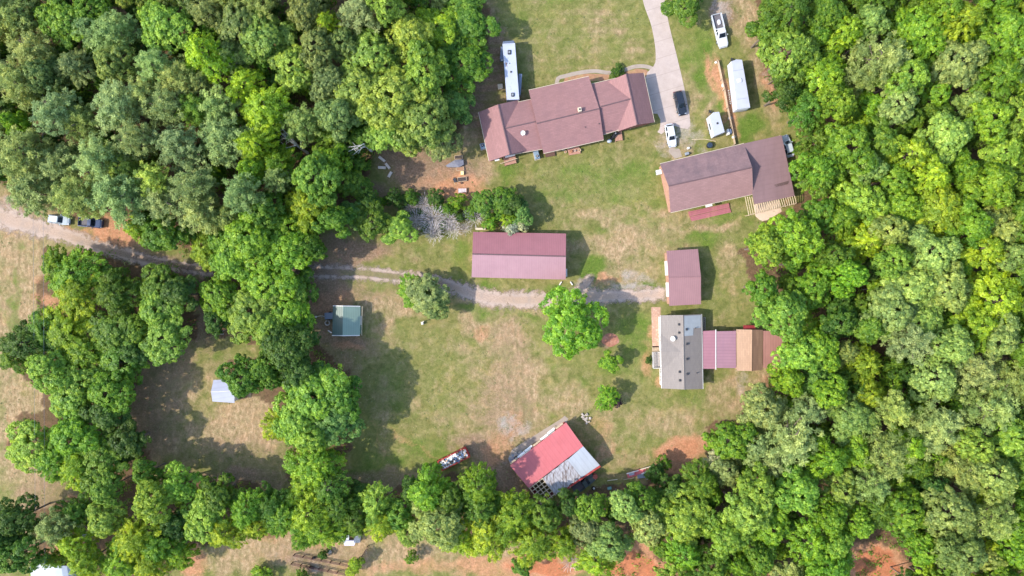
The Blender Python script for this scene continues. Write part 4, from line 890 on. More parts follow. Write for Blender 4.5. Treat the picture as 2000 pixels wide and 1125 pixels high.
T, rf, bd, c, ax, sdv, L, W, rz = trailer('camper_trailer', 'small white camper trailer with a rounded front and one dark roof vent', 'camper', z8((88,752),(205,699),(272,935),(146,985)), 2.5, M_TRSIDE, M_TRROOF, .35)
x, y = z8((185,833))[0]; p = P(x, y, 2.6); b = MB(); b.bbox((p.x, p.y, 2.6), (.36,.36,.16), rz, .05); b.build('roof_vent', M_DARK, rf)
b = MB(); q = Vector((c.x, c.y, 1.5)) - ax*(L/2+.02); b.box(q, (.04, W*.7, .7), rz); b.build('rear_window', M_GLASS, bd)
b = MB(); q = Vector((c.x, c.y, 1.6)) - sdv*(W/2+.02)*(1 if sdv.x > 0 else -1); b.box(q, (1.2,.04,.6), rz); b.build('side_window', M_GLASS, bd)
z9 = zoomf(970, 70, 8.03)
T, rf, bd, c, ax, sdv, L, W, rz = trailer('travel_trailer', 'long white travel trailer with a stained roof and dark vents beside the ranch house', 'travel trailer', z9((90,118),(288,106),(357,1000),(158,1008)), 3.2, M_DKTRIM, mat('stained_white_roof', srgb(166,170,182), .06, .5, .5, dirt=srgb(146,150,166), dirt_amt=.5))
for q, s_ in (((199,256),(.62,.85)),((253,922),(.62,.75)),((224,564),(.3,.3))):
    x, y = z9(q)[0]; p = P(x, y, 3.35); b = MB(); b.bbox((p.x, p.y, 3.33), (s_[0], s_[1], .24), 0, .07); a = b.build('roof_vent', M_DARK, rf)
    if s_[0] > .5: b = MB(); b.bbox((p.x, p.y, 3.47), (s_[0]*.5, s_[1]*.5, .06), 0, .03); b.build('vent_cap', M_GREY, a)
for i, (x, y, sx, sy, m) in enumerate(((150,440,.3,.7,'b'),(205,430,.22,.28,'k'),(178,350,.16,.2,'g'),(175,500,.12,.4,'g'),(215,800,.3,.12,'g'),(225,835,.12,.5,'g'),(215,650,.3,.05,'g'),(235,740,.06,.3,'g'),(160,470,.2,.25,'b'))):
    x, y = z9((x, y))[0]; p = P(x, y, 3.23); b = MB(); pts_ = [(p.x+sx*.5*math.cos(a)*(1+.4*math.sin(a*3+i)), p.y+sy*.5*math.sin(a)*(1+.35*math.cos(a*2+i)), 3.226+i*.0008) for a in [k*math.pi/7 for k in range(14)]]
    b.slab(pts_, .004); b.build('stain', {'b': mat('rust_stain', srgb(140,110,104), .3, 6, .9), 'k': M_DARK, 'g': mat('grey_stain', srgb(150,154,172), .2, 6, .9)}[m], rf)
b = MB(); x, y = z9((368,760))[0]; p = P(x, y, 2.5); b.bbox((p.x-.1, p.y, 1.75), (.7,4.1,1.5), math.radians(2)*-2.2, .05); b.build('slide_out', M_DKTRIM, T)
b = MB(); x, y = z9((78,270))[0]; p = P(x, y, 2.4); b.bbox((p.x+.1, p.y, 1.75), (.7,2.4,1.5), -.07, .05); b.build('slide_out', M_DKTRIM, T)
b = MB(); x, y = z9((86,370))[0]; p = P(x, y, 2.4); b.bbox((p.x, p.y, 2.2), (.4,.3,.1), 0, .03); b.build('step_light', M_WHITE, T)
b = MB(); q = Vector((c.x, c.y, 1.7)) + ax*(L/2+.3); b.bbox(q, (.6, W*.92, 2.1), rz, .1); b.build('front_cap', M_DKTRIM, T)
b = MB(); q = Vector((c.x, c.y, 1.7)) - ax*(L/2+.02); b.box(q, (.04, W*.6, .7), rz); b.build('rear_window', M_GLASS, bd)

# ---------------------------------------------------------------- rubbish skip
def skip():
    q = [P(*v, 1.4) for v in z6((56,508),(284,394),(324,466),(102,580))]; c = centre(q); ax = (q[1]-q[0]).normalized(); sv = Vector((-ax.y, ax.x, 0)); L = (q[1]-q[0]).length; W = (q[3]-q[0]).length; rz = math.atan2(ax.y, ax.x)
    t = thing('dumpster', 'open red dumpster full of mixed rubbish on the lawn west of the red barn', 'dumpster', (c.x, c.y, 0)); M = mat('red_dumpster_steel', srgb(164,44,40), .15, 2, .6, dirt=srgb(120,60,50), dirt_amt=.5)
    b = MB(); g = Vector((c.x, c.y, 0)); b.box(g+Vector((0,0,.2)), (L-.1, W-.1, .1), rz)
    for s_ in (-1, 1): b.box(g+sv*s_*(W/2-.06)+Vector((0,0,.78)), (L, .09, 1.24), rz)
    for s_ in (-1, 1): b.box(g+ax*s_*(L/2-.06)+Vector((0,0,.78)), (.09, W-.21, 1.24), rz)
    b.build('container', M, t); b = MB()
    for s_ in (-1, 1): b.box(g+sv*s_*(W/2-.05)+Vector((0,0,1.43)), (L+.06, .14, .08), rz)
    for s_ in (-1, 1): b.box(g+ax*s_*(L/2-.05)+Vector((0,0,1.43)), (.14, W-.26, .08), rz)
    b.build('rim', M, t)
    for k in range(9):
        for s_ in (-1, 1): b = MB(); b.box(g+sv*s_*(W/2+.02)+ax*(-L/2+.4+k*(L-.8)/8)+Vector((0,0,.75)), (.1,.07,1.1), rz); b.build('rib', M, t)
    for sx in (-1, 1):
        for sy in (-1, 1): b = MB(); e = g+ax*sx*(L/2-.7)+sv*sy*(W/2-.3)+Vector((0,0,.12)); b.tube([e-sv*.12, e+sv*.12], .12, 10); b.build('roller', M_DARK, t)
    cols = [srgb(226,222,214), srgb(60,62,70), srgb(196,164,130), srgb(110,140,176), srgb(150,150,156), srgb(90,70,60), srgb(236,236,240), srgb(44,46,50), srgb(120,160,190)]
    ms_ = [mat('rubbish_tone_%s' % 'abcdefghi'[i], cq, .2, 4, .8) for i, cq in enumerate(cols)]
    b = MB()
    for i in range(230):
        u = RND.uniform(-.46,.46)*L; v = RND.uniform(-.40,.40)*W; e = g+ax*u+sv*v; z = .8+RND.uniform(0,.62)*(1-abs(v/W)*1.1); mi = RND.choice([0,1,2,4,4,5,6,6,0,7,8,3])
        if v > W*.12 and RND.random() < .7: mi = RND.choice([6,0,2])
        if RND.random() < .5: b.blob((e.x, e.y, z), (RND.uniform(.2,.6), RND.uniform(.15,.5), RND.uniform(.15,.4)), i, .35, 7, 5, mi)
        else: b.box((e.x, e.y, z), (RND.uniform(.2,1.0), RND.uniform(.08,.4), RND.uniform(.03,.25)), RND.uniform(0,3), RND.uniform(-.4,.4), mi)
    b.box((g.x, g.y, .55), (L-.3, W-.3, .6), rz, 0, 5)
    r = b.build('rubbish', ms_); tag(r, 'heap of mixed rubbish, bags and boards filling the open red dumpster', 'rubbish', kind='stuff')
skip()

# ---------------------------------------------------------------- low timber retaining wall
wl_ = thing('retaining_wall', 'low timber retaining wall running between the orange bare soil and the long white trailer', 'wall', tuple(P(1418, 195)))
pts = [z8(q)[0] for q in ((188,112),(232,330),(262,450),(300,660),(345,870),(385,1080))]
for i in range(len(pts)-1):
    a = P(*pts[i], .3); c = P(*pts[i+1], .3); d = c-a; rz = math.atan2(d.y, d.x)
    for k in range(3): b = MB(); b.box(((a.x+c.x)/2, (a.y+c.y)/2, .16+.27*k), (d.length-.01, .13-.01*k, .262), rz); b.build('timber', M_WOOD, wl_)
for i, q in enumerate(pts): p = P(*q, .5); b = MB(); b.bbox((p.x-.17, p.y, .5), (.16,.16,1.0), 0, .02); b.build('post', M_WOOD, wl_)
# ================================================================ SMALL THINGS
def solo(b, name, m, label, cat, group=None): return tag(b.build(name, m), label, cat, group)
def fan_unit(px, py, sx, sy, rz, label, fan):
    p = P(px, py, .8); t = thing('air_conditioner', label, 'air conditioner', (p.x, p.y, 0), rz)
    M = mat('blue_grey_cabinet', srgb(118,136,150), .12, 2, .6, dirt=srgb(90,100,110), dirt_amt=.5)
    b = MB(); b.bbox((0,0,.5), (sx, sy, .85), 0, .05); b.build('cabinet', M, t, local=True)
    b = MB(); b.box((0,0,.04), (sx+.2, sy+.2, .08)); b.build('pad', M_CONCW, t, local=True)
    b = MB(); b.ring((fan[0], fan[1], .94), .26, .03, 18, 6); b.cyl((fan[0], fan[1], .91), .24, .02, 18); f = b.build('fan_guard', M_DARK, t, local=True)
    b = MB(); b.cyl((fan[0]-.04, fan[1]+.04, .935), .1, .04, 10); b.build('fan_hub', M_WHITE, f, local=True)
fan_unit(943.5, 285, 1.05, 1.1, math.radians(12), 'square blue-grey air conditioner at the west wall of the ranch house', (-.1, .1))
fan_unit(1048, 301.5, .95, 1.7, math.radians(14), 'oblong blue-grey air conditioner behind the south wall of the ranch house', (.05, -.4))
# beige box beside the travel trailer
x, y = z9((58,805))[0]; p = P(x, y); b = MB(); b.bbox((p.x, p.y, .3), (1.0, 1.0, .6), .1, .05); t = solo(b, 'utility_box', M_CREAM, 'square beige utility box on bare ground west of the travel trailer', 'box')
b = MB(); b.bbox((p.x, p.y, .63), (.8,.8,.06), .1, .03); b.build('lid', M_CREAM, t)
# barbecue grills and pots by the steps
x, y = 1199, 268; p = P(x, y, .6); g = thing('kettle_grill', 'round grey and black grill on the grass by the south steps of the ranch house', 'grill', (p.x, p.y, 0))
p = P(1190, 275.5, .8); b = MB(); b.blob((p.x, p.y, .85), (.95,.8,.6), 2, .05); b.build('lid', mat('grey_enamel', srgb(150,158,166), .2, 3, .4), g)
b = MB()
for a in (0, 2.1, 4.2): b.tube([(p.x+.2*math.cos(a), p.y+.2*math.sin(a), .7), (p.x+.4*math.cos(a), p.y+.4*math.sin(a), 0)], .03, 5)
b.build('legs', M_DARK, g)
p = P(1198, 266, .5); g = thing('barrel_smoker', 'black barrel smoker with a side shelf by the ranch house steps', 'smoker', (p.x, p.y, 0))
b = MB(); d = Vector((math.cos(.9), math.sin(.9), 0)); c0 = Vector((p.x, p.y, .85)); b.tube([c0-d*.75, c0+d*.75], .34, 14); dr = b.build('barrel', M_BLACK, g)
b = MB(); b.box(c0+Vector((.75,.35,.1)), (.9,.35,.05), .3); b.build('shelf', M_BLACK, g); b = MB(); b.cyl(c0+d*.5+Vector((0,0,.3)), .13, .35, 10); b.build('firebox_lid', M_STEEL, dr)
b = MB()
for k in (-.55,.55):
    for s_ in (-.25,.25): e = c0+d*k+Vector((-d.y, d.x, 0))*s_; b.tube([(e.x, e.y, .7), (e.x, e.y, 0)], .03, 5)
b.build('legs', M_DARK, g)
for i, (x, y, r, m, lab) in enumerate(((1099.5,292.5,.22,M_WHITE,'white flower pot nearest the south wall of the ranch house'),(1104,297,.26,M_CREAM,'cream flower pot on the grass just left of the brick patio'),(1122.5,295.5,.18,M_WHITE,'small white pot standing in the middle of the brick patio'),(1131,294.5,.3,M_CREAM,'cream ring-shaped planter at the right edge of the brick patio'),(1115,297,.25,mat('terracotta', srgb(170,100,70), .15, 3, .9),'terracotta pot at the left side of the brick patio'),
     (1230.5,250.5,.2,M_CREAM,'cream pot against the brick wall near the right wing of the ranch house'),(1237,247.5,.2,M_WHITE,'white pot closest to the driveway along the ranch house south wall'))):
    p = P(x, y); zb = .32 if 1108 < x < 1133 else 0; b = MB(); b.tube([(p.x, p.y, zb), (p.x, p.y, zb+.32)], [r*.75, r], 14); b.ring((p.x, p.y, zb+.33), r*.95, r*.14, 16, 6); t = solo(b, 'flower_pot', m, lab, 'pot')
    b = MB(); b.cyl((p.x, p.y, zb+.325), r*.8, .012, 12); b.build('soil', M_EARTH, t)
# things by the garage
p = P(1385.5, 284, .4); b = MB(); b.tube([(p.x, p.y, 0), (p.x, p.y, .75)], [.5,.58], 18); b.ring((p.x, p.y, .75), .55, .05, 18, 6); t = solo(b, 'round_tub', M_BLACK, 'round black tub on the grass north of the garage', 'tub')
b = MB(); b.cyl((p.x, p.y, .755), .5, .012, 16); b.build('water_surface', M_GLASS, t)
p = P(1344, 290); b = MB(); b.bbox((p.x, p.y, .25), (.5,.4,.5), .4, .08); solo(b, 'plastic_bucket', M_WHITE, 'small white bucket near the north wall of the garage', 'bucket')
p = P(1340.5, 301); t = thing('garden_cart', 'small light cart and junk against the north wall of the garage', 'cart', (p.x, p.y, 0), .3)
b = MB(); b.bbox((0,0,.5), (.8,.55,.3), 0, .05); b.build('tray', M_GREY, t, local=True)
for s_ in (-1,1): b = MB(); b.ring((s_*.2, -.32, .2), .16, .05, 14, 6, 'Y'); b.build('wheel', M_BLACK, t, local=True)
b = MB(); b.tube([(.4,0,.5),(.95,0,.9)], .025, 5); b.build('handle', M_DARK, t, local=True)
a = P(1351, 272.5); c = P(1398, 276); b = MB(); b.tube([a+Vector((0,0,.08)), (a+c)/2+Vector((.1,.25,.08)), c+Vector((0,0,.08))], .06, 6); solo(b, 'wooden_pole', M_NEWWOOD, 'long pale pole lying on the grass beside the small camper', 'pole')
p = P(1424.5, 257, 1); t = thing('storage_bin', 'white bin with a blue side standing at the timber wall beside the small camper', 'bin', (p.x, p.y, 0), .2)
b = MB(); b.bbox((-.2,0,.55), (.4,1.1,1.1), 0, .04); b.build('side_panel', M_WHITE, t, local=True); b = MB(); b.bbox((.25,.05,.5), (.45,.9,1.0), 0, .04); b.build('body', M_DKTRIM, t, local=True)
p = P(1433.5, 267, .5); b = MB(); b.bbox((p.x, p.y, .3), (.5,.45,.6), .5, .06); solo(b, 'plastic_crate', M_WHITE, 'small white crate at the south end of the low timber wall', 'crate')
p = P(1426, 230.5, .3); b = MB(); b.blob((p.x, p.y, .2), (.9,.6,.5), 5, .3); solo(b, 'rubble_pile', M_CONCW, 'small pale pile of rubble leaning on the low timber wall', 'rubble')
p = P(1412, 167, .3); b = MB(); b.bbox((p.x, p.y, .3), (.35,.6,.6), .2, .06); solo(b, 'cement_bag', M_WHITE, 'small white bag on the timber wall west of the long trailer', 'bag')
p = P(1398.5, 121.5, .3); b = MB(); b.bbox((p.x, p.y, .2), (.4,.4,.4), .2, .06); solo(b, 'white_block', M_WHITE, 'small white block at the north end of the timber wall', 'block')
# folded red sheets south of the garage
sh_ = thing('metal_sheet_stack', 'stack of mauve-red roofing sheets lying on the grass south of the garage', 'roofing sheets', tuple(P(1386, 414)))
M_SHS = ribbed('loose_red_sheets', srgb(150,88,92), math.radians(77), .35, .5, dark=.7, dirt=srgb(170,120,100), dirt_amt=.4)
q = z3((470,960),(826,885),(832,924),(482,1003)); pt = [P(*v, .35) for v in q]; b = MB(); b.slab(pt, .33); b.build('sheet', M_SHS, sh_)
q = z3((484,1006),(834,926),(848,965),(500,1044)); pt = [P(*v, .22) for v in q]; b = MB(); b.slab(pt, .2); b.build('sheet', M_SHS, sh_)
# bricks on the slope: four long concrete blocks in the north clearing
for i, (x, y, L_, a, lab) in enumerate(((746.5,311,1.5,-38,'topmost of the four pale concrete blocks at the west edge of the leafy clearing'),(746.5,327.5,1.5,-3,'pale concrete block lying level, farthest left of the four in the leafy clearing'),(757.5,324.5,1.3,-52,'middle pale concrete block, between the level one and the clearing'),(762,341,1.2,60,'lowest of the four pale concrete blocks in the leafy clearing'))):
    p = P(x, y); b = MB(); b.bbox((p.x, p.y, .2), (L_, .5, .4), math.radians(a), .04); solo(b, 'concrete_block', mat('pale_concrete', srgb(204,188,172), .1, 2, .9, dirt=srgb(170,150,132)), lab, 'block', 'concrete blocks in the leafy clearing')
# scrap by the clay patch: tarp-covered table, raised beds, mattress frame
z10 = zoomf(860, 290, 11.84)
q = z10((120,395),(340,262),(530,250),(545,370),(440,425),(180,430)); pt = [P(*v, .7+.12*math.sin(i*2)) for i, v in enumerate(q)]
cx_ = centre(pt); b = MB(); n = len(pt); b.add([tuple(cx_+Vector((0,0,.15)))]+[tuple(v) for v in pt]+[(v.x*1, v.y, .02) for v in pt], [(0, i+1, (i+1) % n+1) for i in range(n)]+[(i+1, i+1+n, (i+1) % n+1+n, (i+1) % n+1) for i in range(n)])
solo(b, 'tarpaulin', mat('slate_tarp', srgb(112,112,122), .2, 1.5, .6, dirt=srgb(90,80,84), bump=.6), 'slate-grey tarpaulin spread over junk at the east edge of the leafy clearing', 'tarp')
def bed(q, h, label, fill, name='raised_bed', frame=M_WOOD):
    pt = [P(*v, h) for v in q]; c = centre(pt); t = thing(name, label, name.replace('_', ' '), (c.x, c.y, 0)); b = MB()
    for i in range(4):
        a, e = pt[i], pt[(i+1) % 4]; d = e-a; b.box(((a.x+e.x)/2, (a.y+e.y)/2, h/2), (d.length+.05, .08, h-.004*i), math.atan2(d.y, d.x))
    b.build('frame', frame, t); b = MB(); b.slab([c+(v-c)*.93-Vector((0,0,.05)) for v in pt], h-.08); b.build('filling', fill, t); return t
M_CHAR = mat('dark_soil', srgb(70,60,56), .3, 3, .95, bump=.7)
bed(z10((400,672),(600,655),(605,745),(405,768)), .4, 'dark soil bed on the orange clay south of the grey tarpaulin', M_CHAR)
bed(z10((375,440),(540,420),(548,505),(380,515)), .3, 'low wooden bed frame with brown soil just below the grey tarpaulin', M_EARTH)
bed(z10((335,165),(505,155),(512,240),(325,245)), .35, 'brown planting bed at the tree edge above the grey tarpaulin', M_CHAR)
bed(z10((408,925),(605,918),(605,1010),(410,1030)), .45, 'reddish framed bed with pale stones, nearest the green shrubs', mat('pale_rubble', srgb(190,176,176), .25, 3, .9, dirt=srgb(130,100,96), bump=.8), frame=M_DECK)
p = P(*z10((512,575))[0]); b = MB(); b.bbox((p.x, p.y, .25), (.6,.7,.5), 0, .05); solo(b, 'beehive_box', mat('pale_yellow_paint', srgb(226,214,150), .1, 2, .7), 'small pale yellow box on the clay between the tarpaulin and the dark bed', 'box')
p = P(*z10((340,745))[0]); t = thing('wheelbarrow', 'wheelbarrow with pale handles at the left end of the dark soil bed', 'wheelbarrow', (p.x, p.y, 0), -1.2)
b = MB(); b.loft([[Vector(k) for k in ((-.25,-.2,.3),(.3,-.16,.3),(.3,.16,.3),(-.25,.2,.3))], [Vector(k) for k in ((-.4,-.32,.6),(.45,-.26,.6),(.45,.26,.6),(-.4,.32,.6))]]); b.build('tray', M_DARK, t, local=True)
for s_ in (-1,1): b = MB(); b.tube([(-.2,s_*.22,.3),(.95,s_*.3,.55)] , .03, 5); b.build('handle', M_NEWWOOD, t, local=True)
b = MB(); b.ring((-.5,0,.2), .15, .05, 14, 6, 'Y'); b.build('wheel', M_BLACK, t, local=True)
p = P(*z10((495,800))[0]); b = MB(); b.bbox((p.x, p.y, .12), (.45,.25,.24), 0, .04); solo(b, 'dark_block', M_DARK, 'small dark block on the clay just below the dark soil bed', 'block')
# pale bench at the north side of the long barn, tank at its corner
p = P(938.5, 447, .4); b = MB(); b.bbox((p.x, p.y, .45), (2.0,.42,.08), 0, .02)
for s_ in (-.8,.8): b.box((p.x+s_, p.y, .2), (.1,.38,.4))
solo(b, 'bench', M_CREAM, 'long pale bench against the north wall of the long metal barn', 'bench')
p = P(1025, 446, .5); t = thing('water_tank', 'small grey tank at the north wall of the long metal barn beside the shrubs', 'tank', (p.x, p.y, 0)); b = MB(); b.bbox((0,0,.55), (.7,.7,1.1), 0, .06); b.build('body', M_GREY, t, local=True); b = MB(); b.cyl((0,0,1.1), .2, .08, 12); b.build('lid', M_DARK, t, local=True)
for x, y, a, lab in ((1094.5,553.5,55,'left one of two short white markers on the ground at the long barn corner'),(1116,553.5,-55,'right one of two short white markers on the ground at the long barn corner')):
    p = P(x, y); b = MB(); b.bbox((p.x, p.y, .15), (.8,.22,.3), math.radians(a), .03); solo(b, 'parking_stop', M_WHITE, lab, 'kerb block')
# well head in the lawn
p = P(825, 631, .3); t = thing('well_head', 'small white well head with a cap alone on the open lawn', 'well head', (p.x, p.y, 0)); b = MB(); b.bbox((0,0,.35), (.42,.55,.7), .2, .05); b.build('casing', M_WHITE, t, local=True)
b = MB(); b.tube([(.3,.35,0),(.3,.35,1.1)], .07, 8); b.build('pipe', M_STEEL, t, local=True); b = MB(); b.cyl((.28,.35,1.1), .12, .06, 10); b.build('cap', M_CREAM, t, local=True)
# equipment by the green shed
z11 = zoomf(600, 590, 14.07)
p = P(*z11((590,380))[0], .6); t = thing('grey_trailer', 'small grey utility trailer parked against the west wall of the green shed', 'trailer', (p.x, p.y, 0), .05)
b = MB(); b.bbox((.1,0,.62), (1.6,1.25,.12), 0, .03)
for s_ in (-1,1): b.box((.1, s_*.59, .8), (1.6,.06,.3))
b.box((-.68,0,.8), (.06,1.1,.3)); b.build('bed', M_GREY, t, local=True)
for s_ in (-1,1): wheel(t, .2, s_*.72, .27, .15)
b = MB(); b.tube([(-.7,0,.5),(-1.5,-.15,.42)], .05, 6); b.build('drawbar', M_STEEL, t, local=True)
p = P(*z11((562,570))[0]); b = MB(); b.ring((p.x, p.y, .16), .42, .15, 24, 10); t = solo(b, 'old_tyre', mat('dusty_tyre', srgb(168,158,146), .2, 4, .9), 'dusty old tyre lying flat between the grey trailer and the green shed', 'tyre')
b = MB(); b.ring((p.x, p.y, .3), .42, .03, 24, 6); b.build('sidewall_ridge', M_CONCW, t)
a = P(*z11((120,425))[0], .4); c = P(*z11((440,365))[0], .3); b = MB(); b.tube([a, a.lerp(c,.45), c], [.09,.07,.06], 7); t = solo(b, 'boat_mast_pole', M_CREAM, 'long pale metal pole on supports west of the grey trailer by the tree row', 'pole')
q = a.lerp(c,.4); b = MB(); b.blob((q.x, q.y, .5), (.36,.36,.3), 1, .05); b.build('joint', M_WHITE, t); b = MB(); b.box((q.x, q.y, .17), (.1,.1,.34)); b.box((c.x-.1, c.y, .12), (.1,.1,.24)); b.build('support', M_DARK, t)
p = P(*z11((625,810))[0]); b = MB(); b.bbox((p.x, p.y, .1), (.85,.22,.2), -.6, .03); solo(b, 'white_plank', M_WHITE, 'short white plank by the south-west corner of the green shed', 'plank')
p = P(430, 651); b = MB(); b.blob((p.x, p.y, .1), (1.3,.7,.7), 8, .35); b.box((p.x+.3, p.y+.2, .3), (1.6,.06,.06), .6); b.box((p.x-.2, p.y, .35), (1.4,.06,.06), -.4); solo(b, 'brush_pile', M_CONCW, 'grey brush and rubble pile at the south foot of the tall tree row', 'brush pile')
# debris by the red barn
z12 = zoomf(1100, 890, 10)
t = thing('scrap_heap', 'heap of red and white scrap boards by the trees east of the red barn', 'scrap heap', tuple(P(1252, 921)))
def board(t, a, c, w, m, z=.35, th=.06, tilt=0): 
    a = P(*a, z); c = P(*c, z+tilt); d = c-a; b = MB(); n = Vector((-d.y, d.x, 0)).normalized()*w/2; b.slab([a+n, c+n, c-n, a-n], th); return b.build('board', m, t)
M_RPINK = mat('faded_red_board', srgb(196,96,100), .15, 2, .7, dirt=srgb(214,190,190), dirt_amt=.6)
board(t, z12((1250,390))[0], z12((1460,330))[0], 1.0, M_RPINK, .3); board(t, z12((1430,330))[0], z12((1760,250))[0], .9, M_RPINK, .45); board(t, z12((1240,355))[0], z12((1470,290))[0], .2, M_WHITE, .5); board(t, z12((1510,270))[0], z12((1750,205))[0], .22, M_CREAM, .6)
board(t, z12((1285,375))[0], z12((1390,350))[0], .35, M_ZINC, .5); board(t, z12((1450,400))[0], z12((1600,390))[0], .9, M_GREY, .35); board(t, z12((1530,360))[0], z12((1660,295))[0], .25, M_WHITE, .65)
board(t, z12((1640,465))[0], z12((1665,395))[0], .25, M_WHITE, .5); board(t, z12((1180,470))[0], z12((1390,430))[0], .12, M_WOOD, .2)
a, c = z12((860,490),(1060,462)); a = P(*a,.1); c = P(*c,.1); b = MB(); b.tube([a, c], .08, 6); solo(b, 'wooden_pole', M_CREAM, 'pale pole on the shaded grass between the red barn and the scrap heap', 'pole')
p = P(*z12((905,640))[0], .3); b = MB(); b.bbox((p.x, p.y, .2), (.8,.5,.4), .2, .05); solo(b, 'teal_bin', mat('teal_plastic', srgb(104,140,134), .1, 2, .6), 'small teal bin at the shaded tree line right of the red barn', 'bin')
p = P(*z12((620,400))[0], .5); t = thing('steel_drum', 'rusty red drum and box beside the south-east corner of the red barn', 'drum', (p.x, p.y, 0)); b = MB(); b.cyl((0,0,0), .45, 1.0, 16); b.ring((0,0,1.0), .44, .03, 18, 6); b.ring((0,0,.5), .455, .025, 18, 6); b.build('barrel', mat('rusty_red_steel', srgb(160,84,70), .25, 3, .8, dirt=srgb(200,160,150)), t, local=True); b = MB(); b.bbox((-.6,-.3,.35), (.6,.6,.7), .4, .04); b.build('side_box', M_DECK, t, local=True)
p = P(*z12((590,640))[0], .4); b = MB(); b.ring((p.x, p.y, .3), .3, .12, 18, 8); b.blob((p.x+.1, p.y, .4), (.4,.4,.3), 4, .1, mi=1); o = b.build('spare_wheel', [M_BLACK, M_WHITE]); tag(o, 'black tyre with a white cap beside the old dark truck', 'tyre')
p = P(*z12((310,820))[0], .3); b = MB()
for dx, dy, sx, sy in ((-.35,0,.05,.9),(.35,0,.05,.9),(0,.43,.66,.05),(0,-.43,.66,.05)): b.box((p.x+dx, p.y+dy, .3), (sx, sy, .05), 0)
for dx in (-.35,.35):
    for dy in (-.4,.4): b.box((p.x+dx, p.y+dy, .14), (.04,.04,.28))
solo(b, 'metal_rack', M_STEEL, 'empty light metal rack in the shade south of the red barn', 'frame')
# rubbish corner: pale slabs near the barn's north corner
t = thing('rubble_pile', 'pale pile of broken blocks on the grass north-east of the red barn', 'rubble', tuple(P(1145, 817)))
for i in range(16): 
    p = P(1145+RND.uniform(-8,8), 817+RND.uniform(-9,9)); b = MB(); b.bbox((p.x, p.y, .12+RND.uniform(0,.15)), (RND.uniform(.2,.7), RND.uniform(.15,.4), .2), RND.uniform(0,3), .04); b.build('chunk', M_CONCW, t)
t = thing('junk_pile', 'white and grey junk piled at the west corner of the red barn', 'junk', tuple(P(1003, 893)))
for i in range(18):
    u = RND.random(); p = P(997+u*24+RND.uniform(-4,4), 896-u*14+RND.uniform(-5,5)); b = MB(); b.bbox((p.x, p.y, .25+RND.uniform(0,.3)), (RND.uniform(.3,1.0), RND.uniform(.2,.6), RND.uniform(.1,.5)), RND.uniform(0,3), .04); b.build('piece', RND.choice([M_WHITE, M_CONCW, M_GREY, M_SIDING]), t)
# scrap car shell under the southern trees
z13 = zoomf(560, 1020, 10.72)
t = thing('scrap_trailer', 'white junk trailer with a slatted frame under the southern trees', 'trailer', tuple(P(686, 1053)))
q = z13((1125,290),(1300,255),(1300,370),(1140,380)); pt = [P(*v, 1.3) for v in q]; b = MB(); b.slab(pt, .5); b.build('white_panel', M_TRSIDE, t)
q = z13((1175,385),(1450,385),(1410,490),(1210,490)); pt = [P(*v, 1.0) for v in q]; b = MB(); b.slab(pt, .5); b.build('bed', mat('lilac_grey_slats', srgb(196,192,214), .2, 4, .6, dirt=srgb(120,116,140), bump=.6), t)
for i in range(9):
    a = P(*z13((1440+i*14,240+i*1))[0], 1.2); c = P(*z13((1400+i*16,430))[0], 1.0); b = MB(); b.tube([a, c], .05, 5); b.build('slat', M_STEEL, t)
for sx, sy in ((1200,400),(1480,400),(1200,300)): p = P(*z13((sx, sy))[0], .4); b = MB(); b.tube([(p.x,p.y-.1,.35),(p.x,p.y+.1,.35)], .35, 14); b.build('wheel', M_BLACK, t)
# pens: two rail fences
def rail_fence(label, a, c, n, hh=1.2, lean=0):
    a = P(*a, hh*.8); c = P(*c, hh*.8); m_ = (a+c)/2; t = thing('rail_fence', label, 'fence', (m_.x, m_.y, 0), 0); d = c-a; rz = math.atan2(d.y, d.x)
    M = mat('dark_rusty_rail', srgb(88,58,52), .25, 3, .8)
    for k in range(3): b = MB(); b.box(((a.x+c.x)/2, (a.y+c.y)/2, .35+.4*k), (d.length, .07, .09), rz); b.build('rail', M, t)
    for k in range(n): g = a.lerp(c, k/(n-1)); b = MB(); b.box((g.x, g.y, hh/2), (.13,.13,hh)); b.build('post', M, t)
rail_fence('upper of the two parallel dark rail fences at the bottom of the photo', z13((140,700))[0], z13((1290,920))[0], 7)
rail_fence('lower of the two parallel dark rail fences at the bottom of the photo', z13((90,880))[0], z13((1240,1105))[0], 7)
rail_fence('short dark fence slanting down from the scrap trailer to a yellow-green bush', z13((1690,520))[0], z13((1570,720))[0], 3)
for i, (q, lab) in enumerate(((((575,740)),'dark round trough beside the upper rail fence'),(((545,945)),'dark round trough beside the lower rail fence'))):
    p = P(*z13(q)[0]); b = MB(); b.blob((p.x, p.y, .2), (.8,.5,.6), i, .2); solo(b, 'trough', M_DARK, lab, 'trough')
p = P(*z13((905,610))[0]); b = MB(); b.tube([(p.x,p.y,0),(p.x,p.y,.3)], [.35,.4], 14); b.ring((p.x,p.y,.3), .38, .05, 16, 6); solo(b, 'feed_pan', M_CONCW, 'round tan pan on the dirt beside the small dark green bush', 'pan')
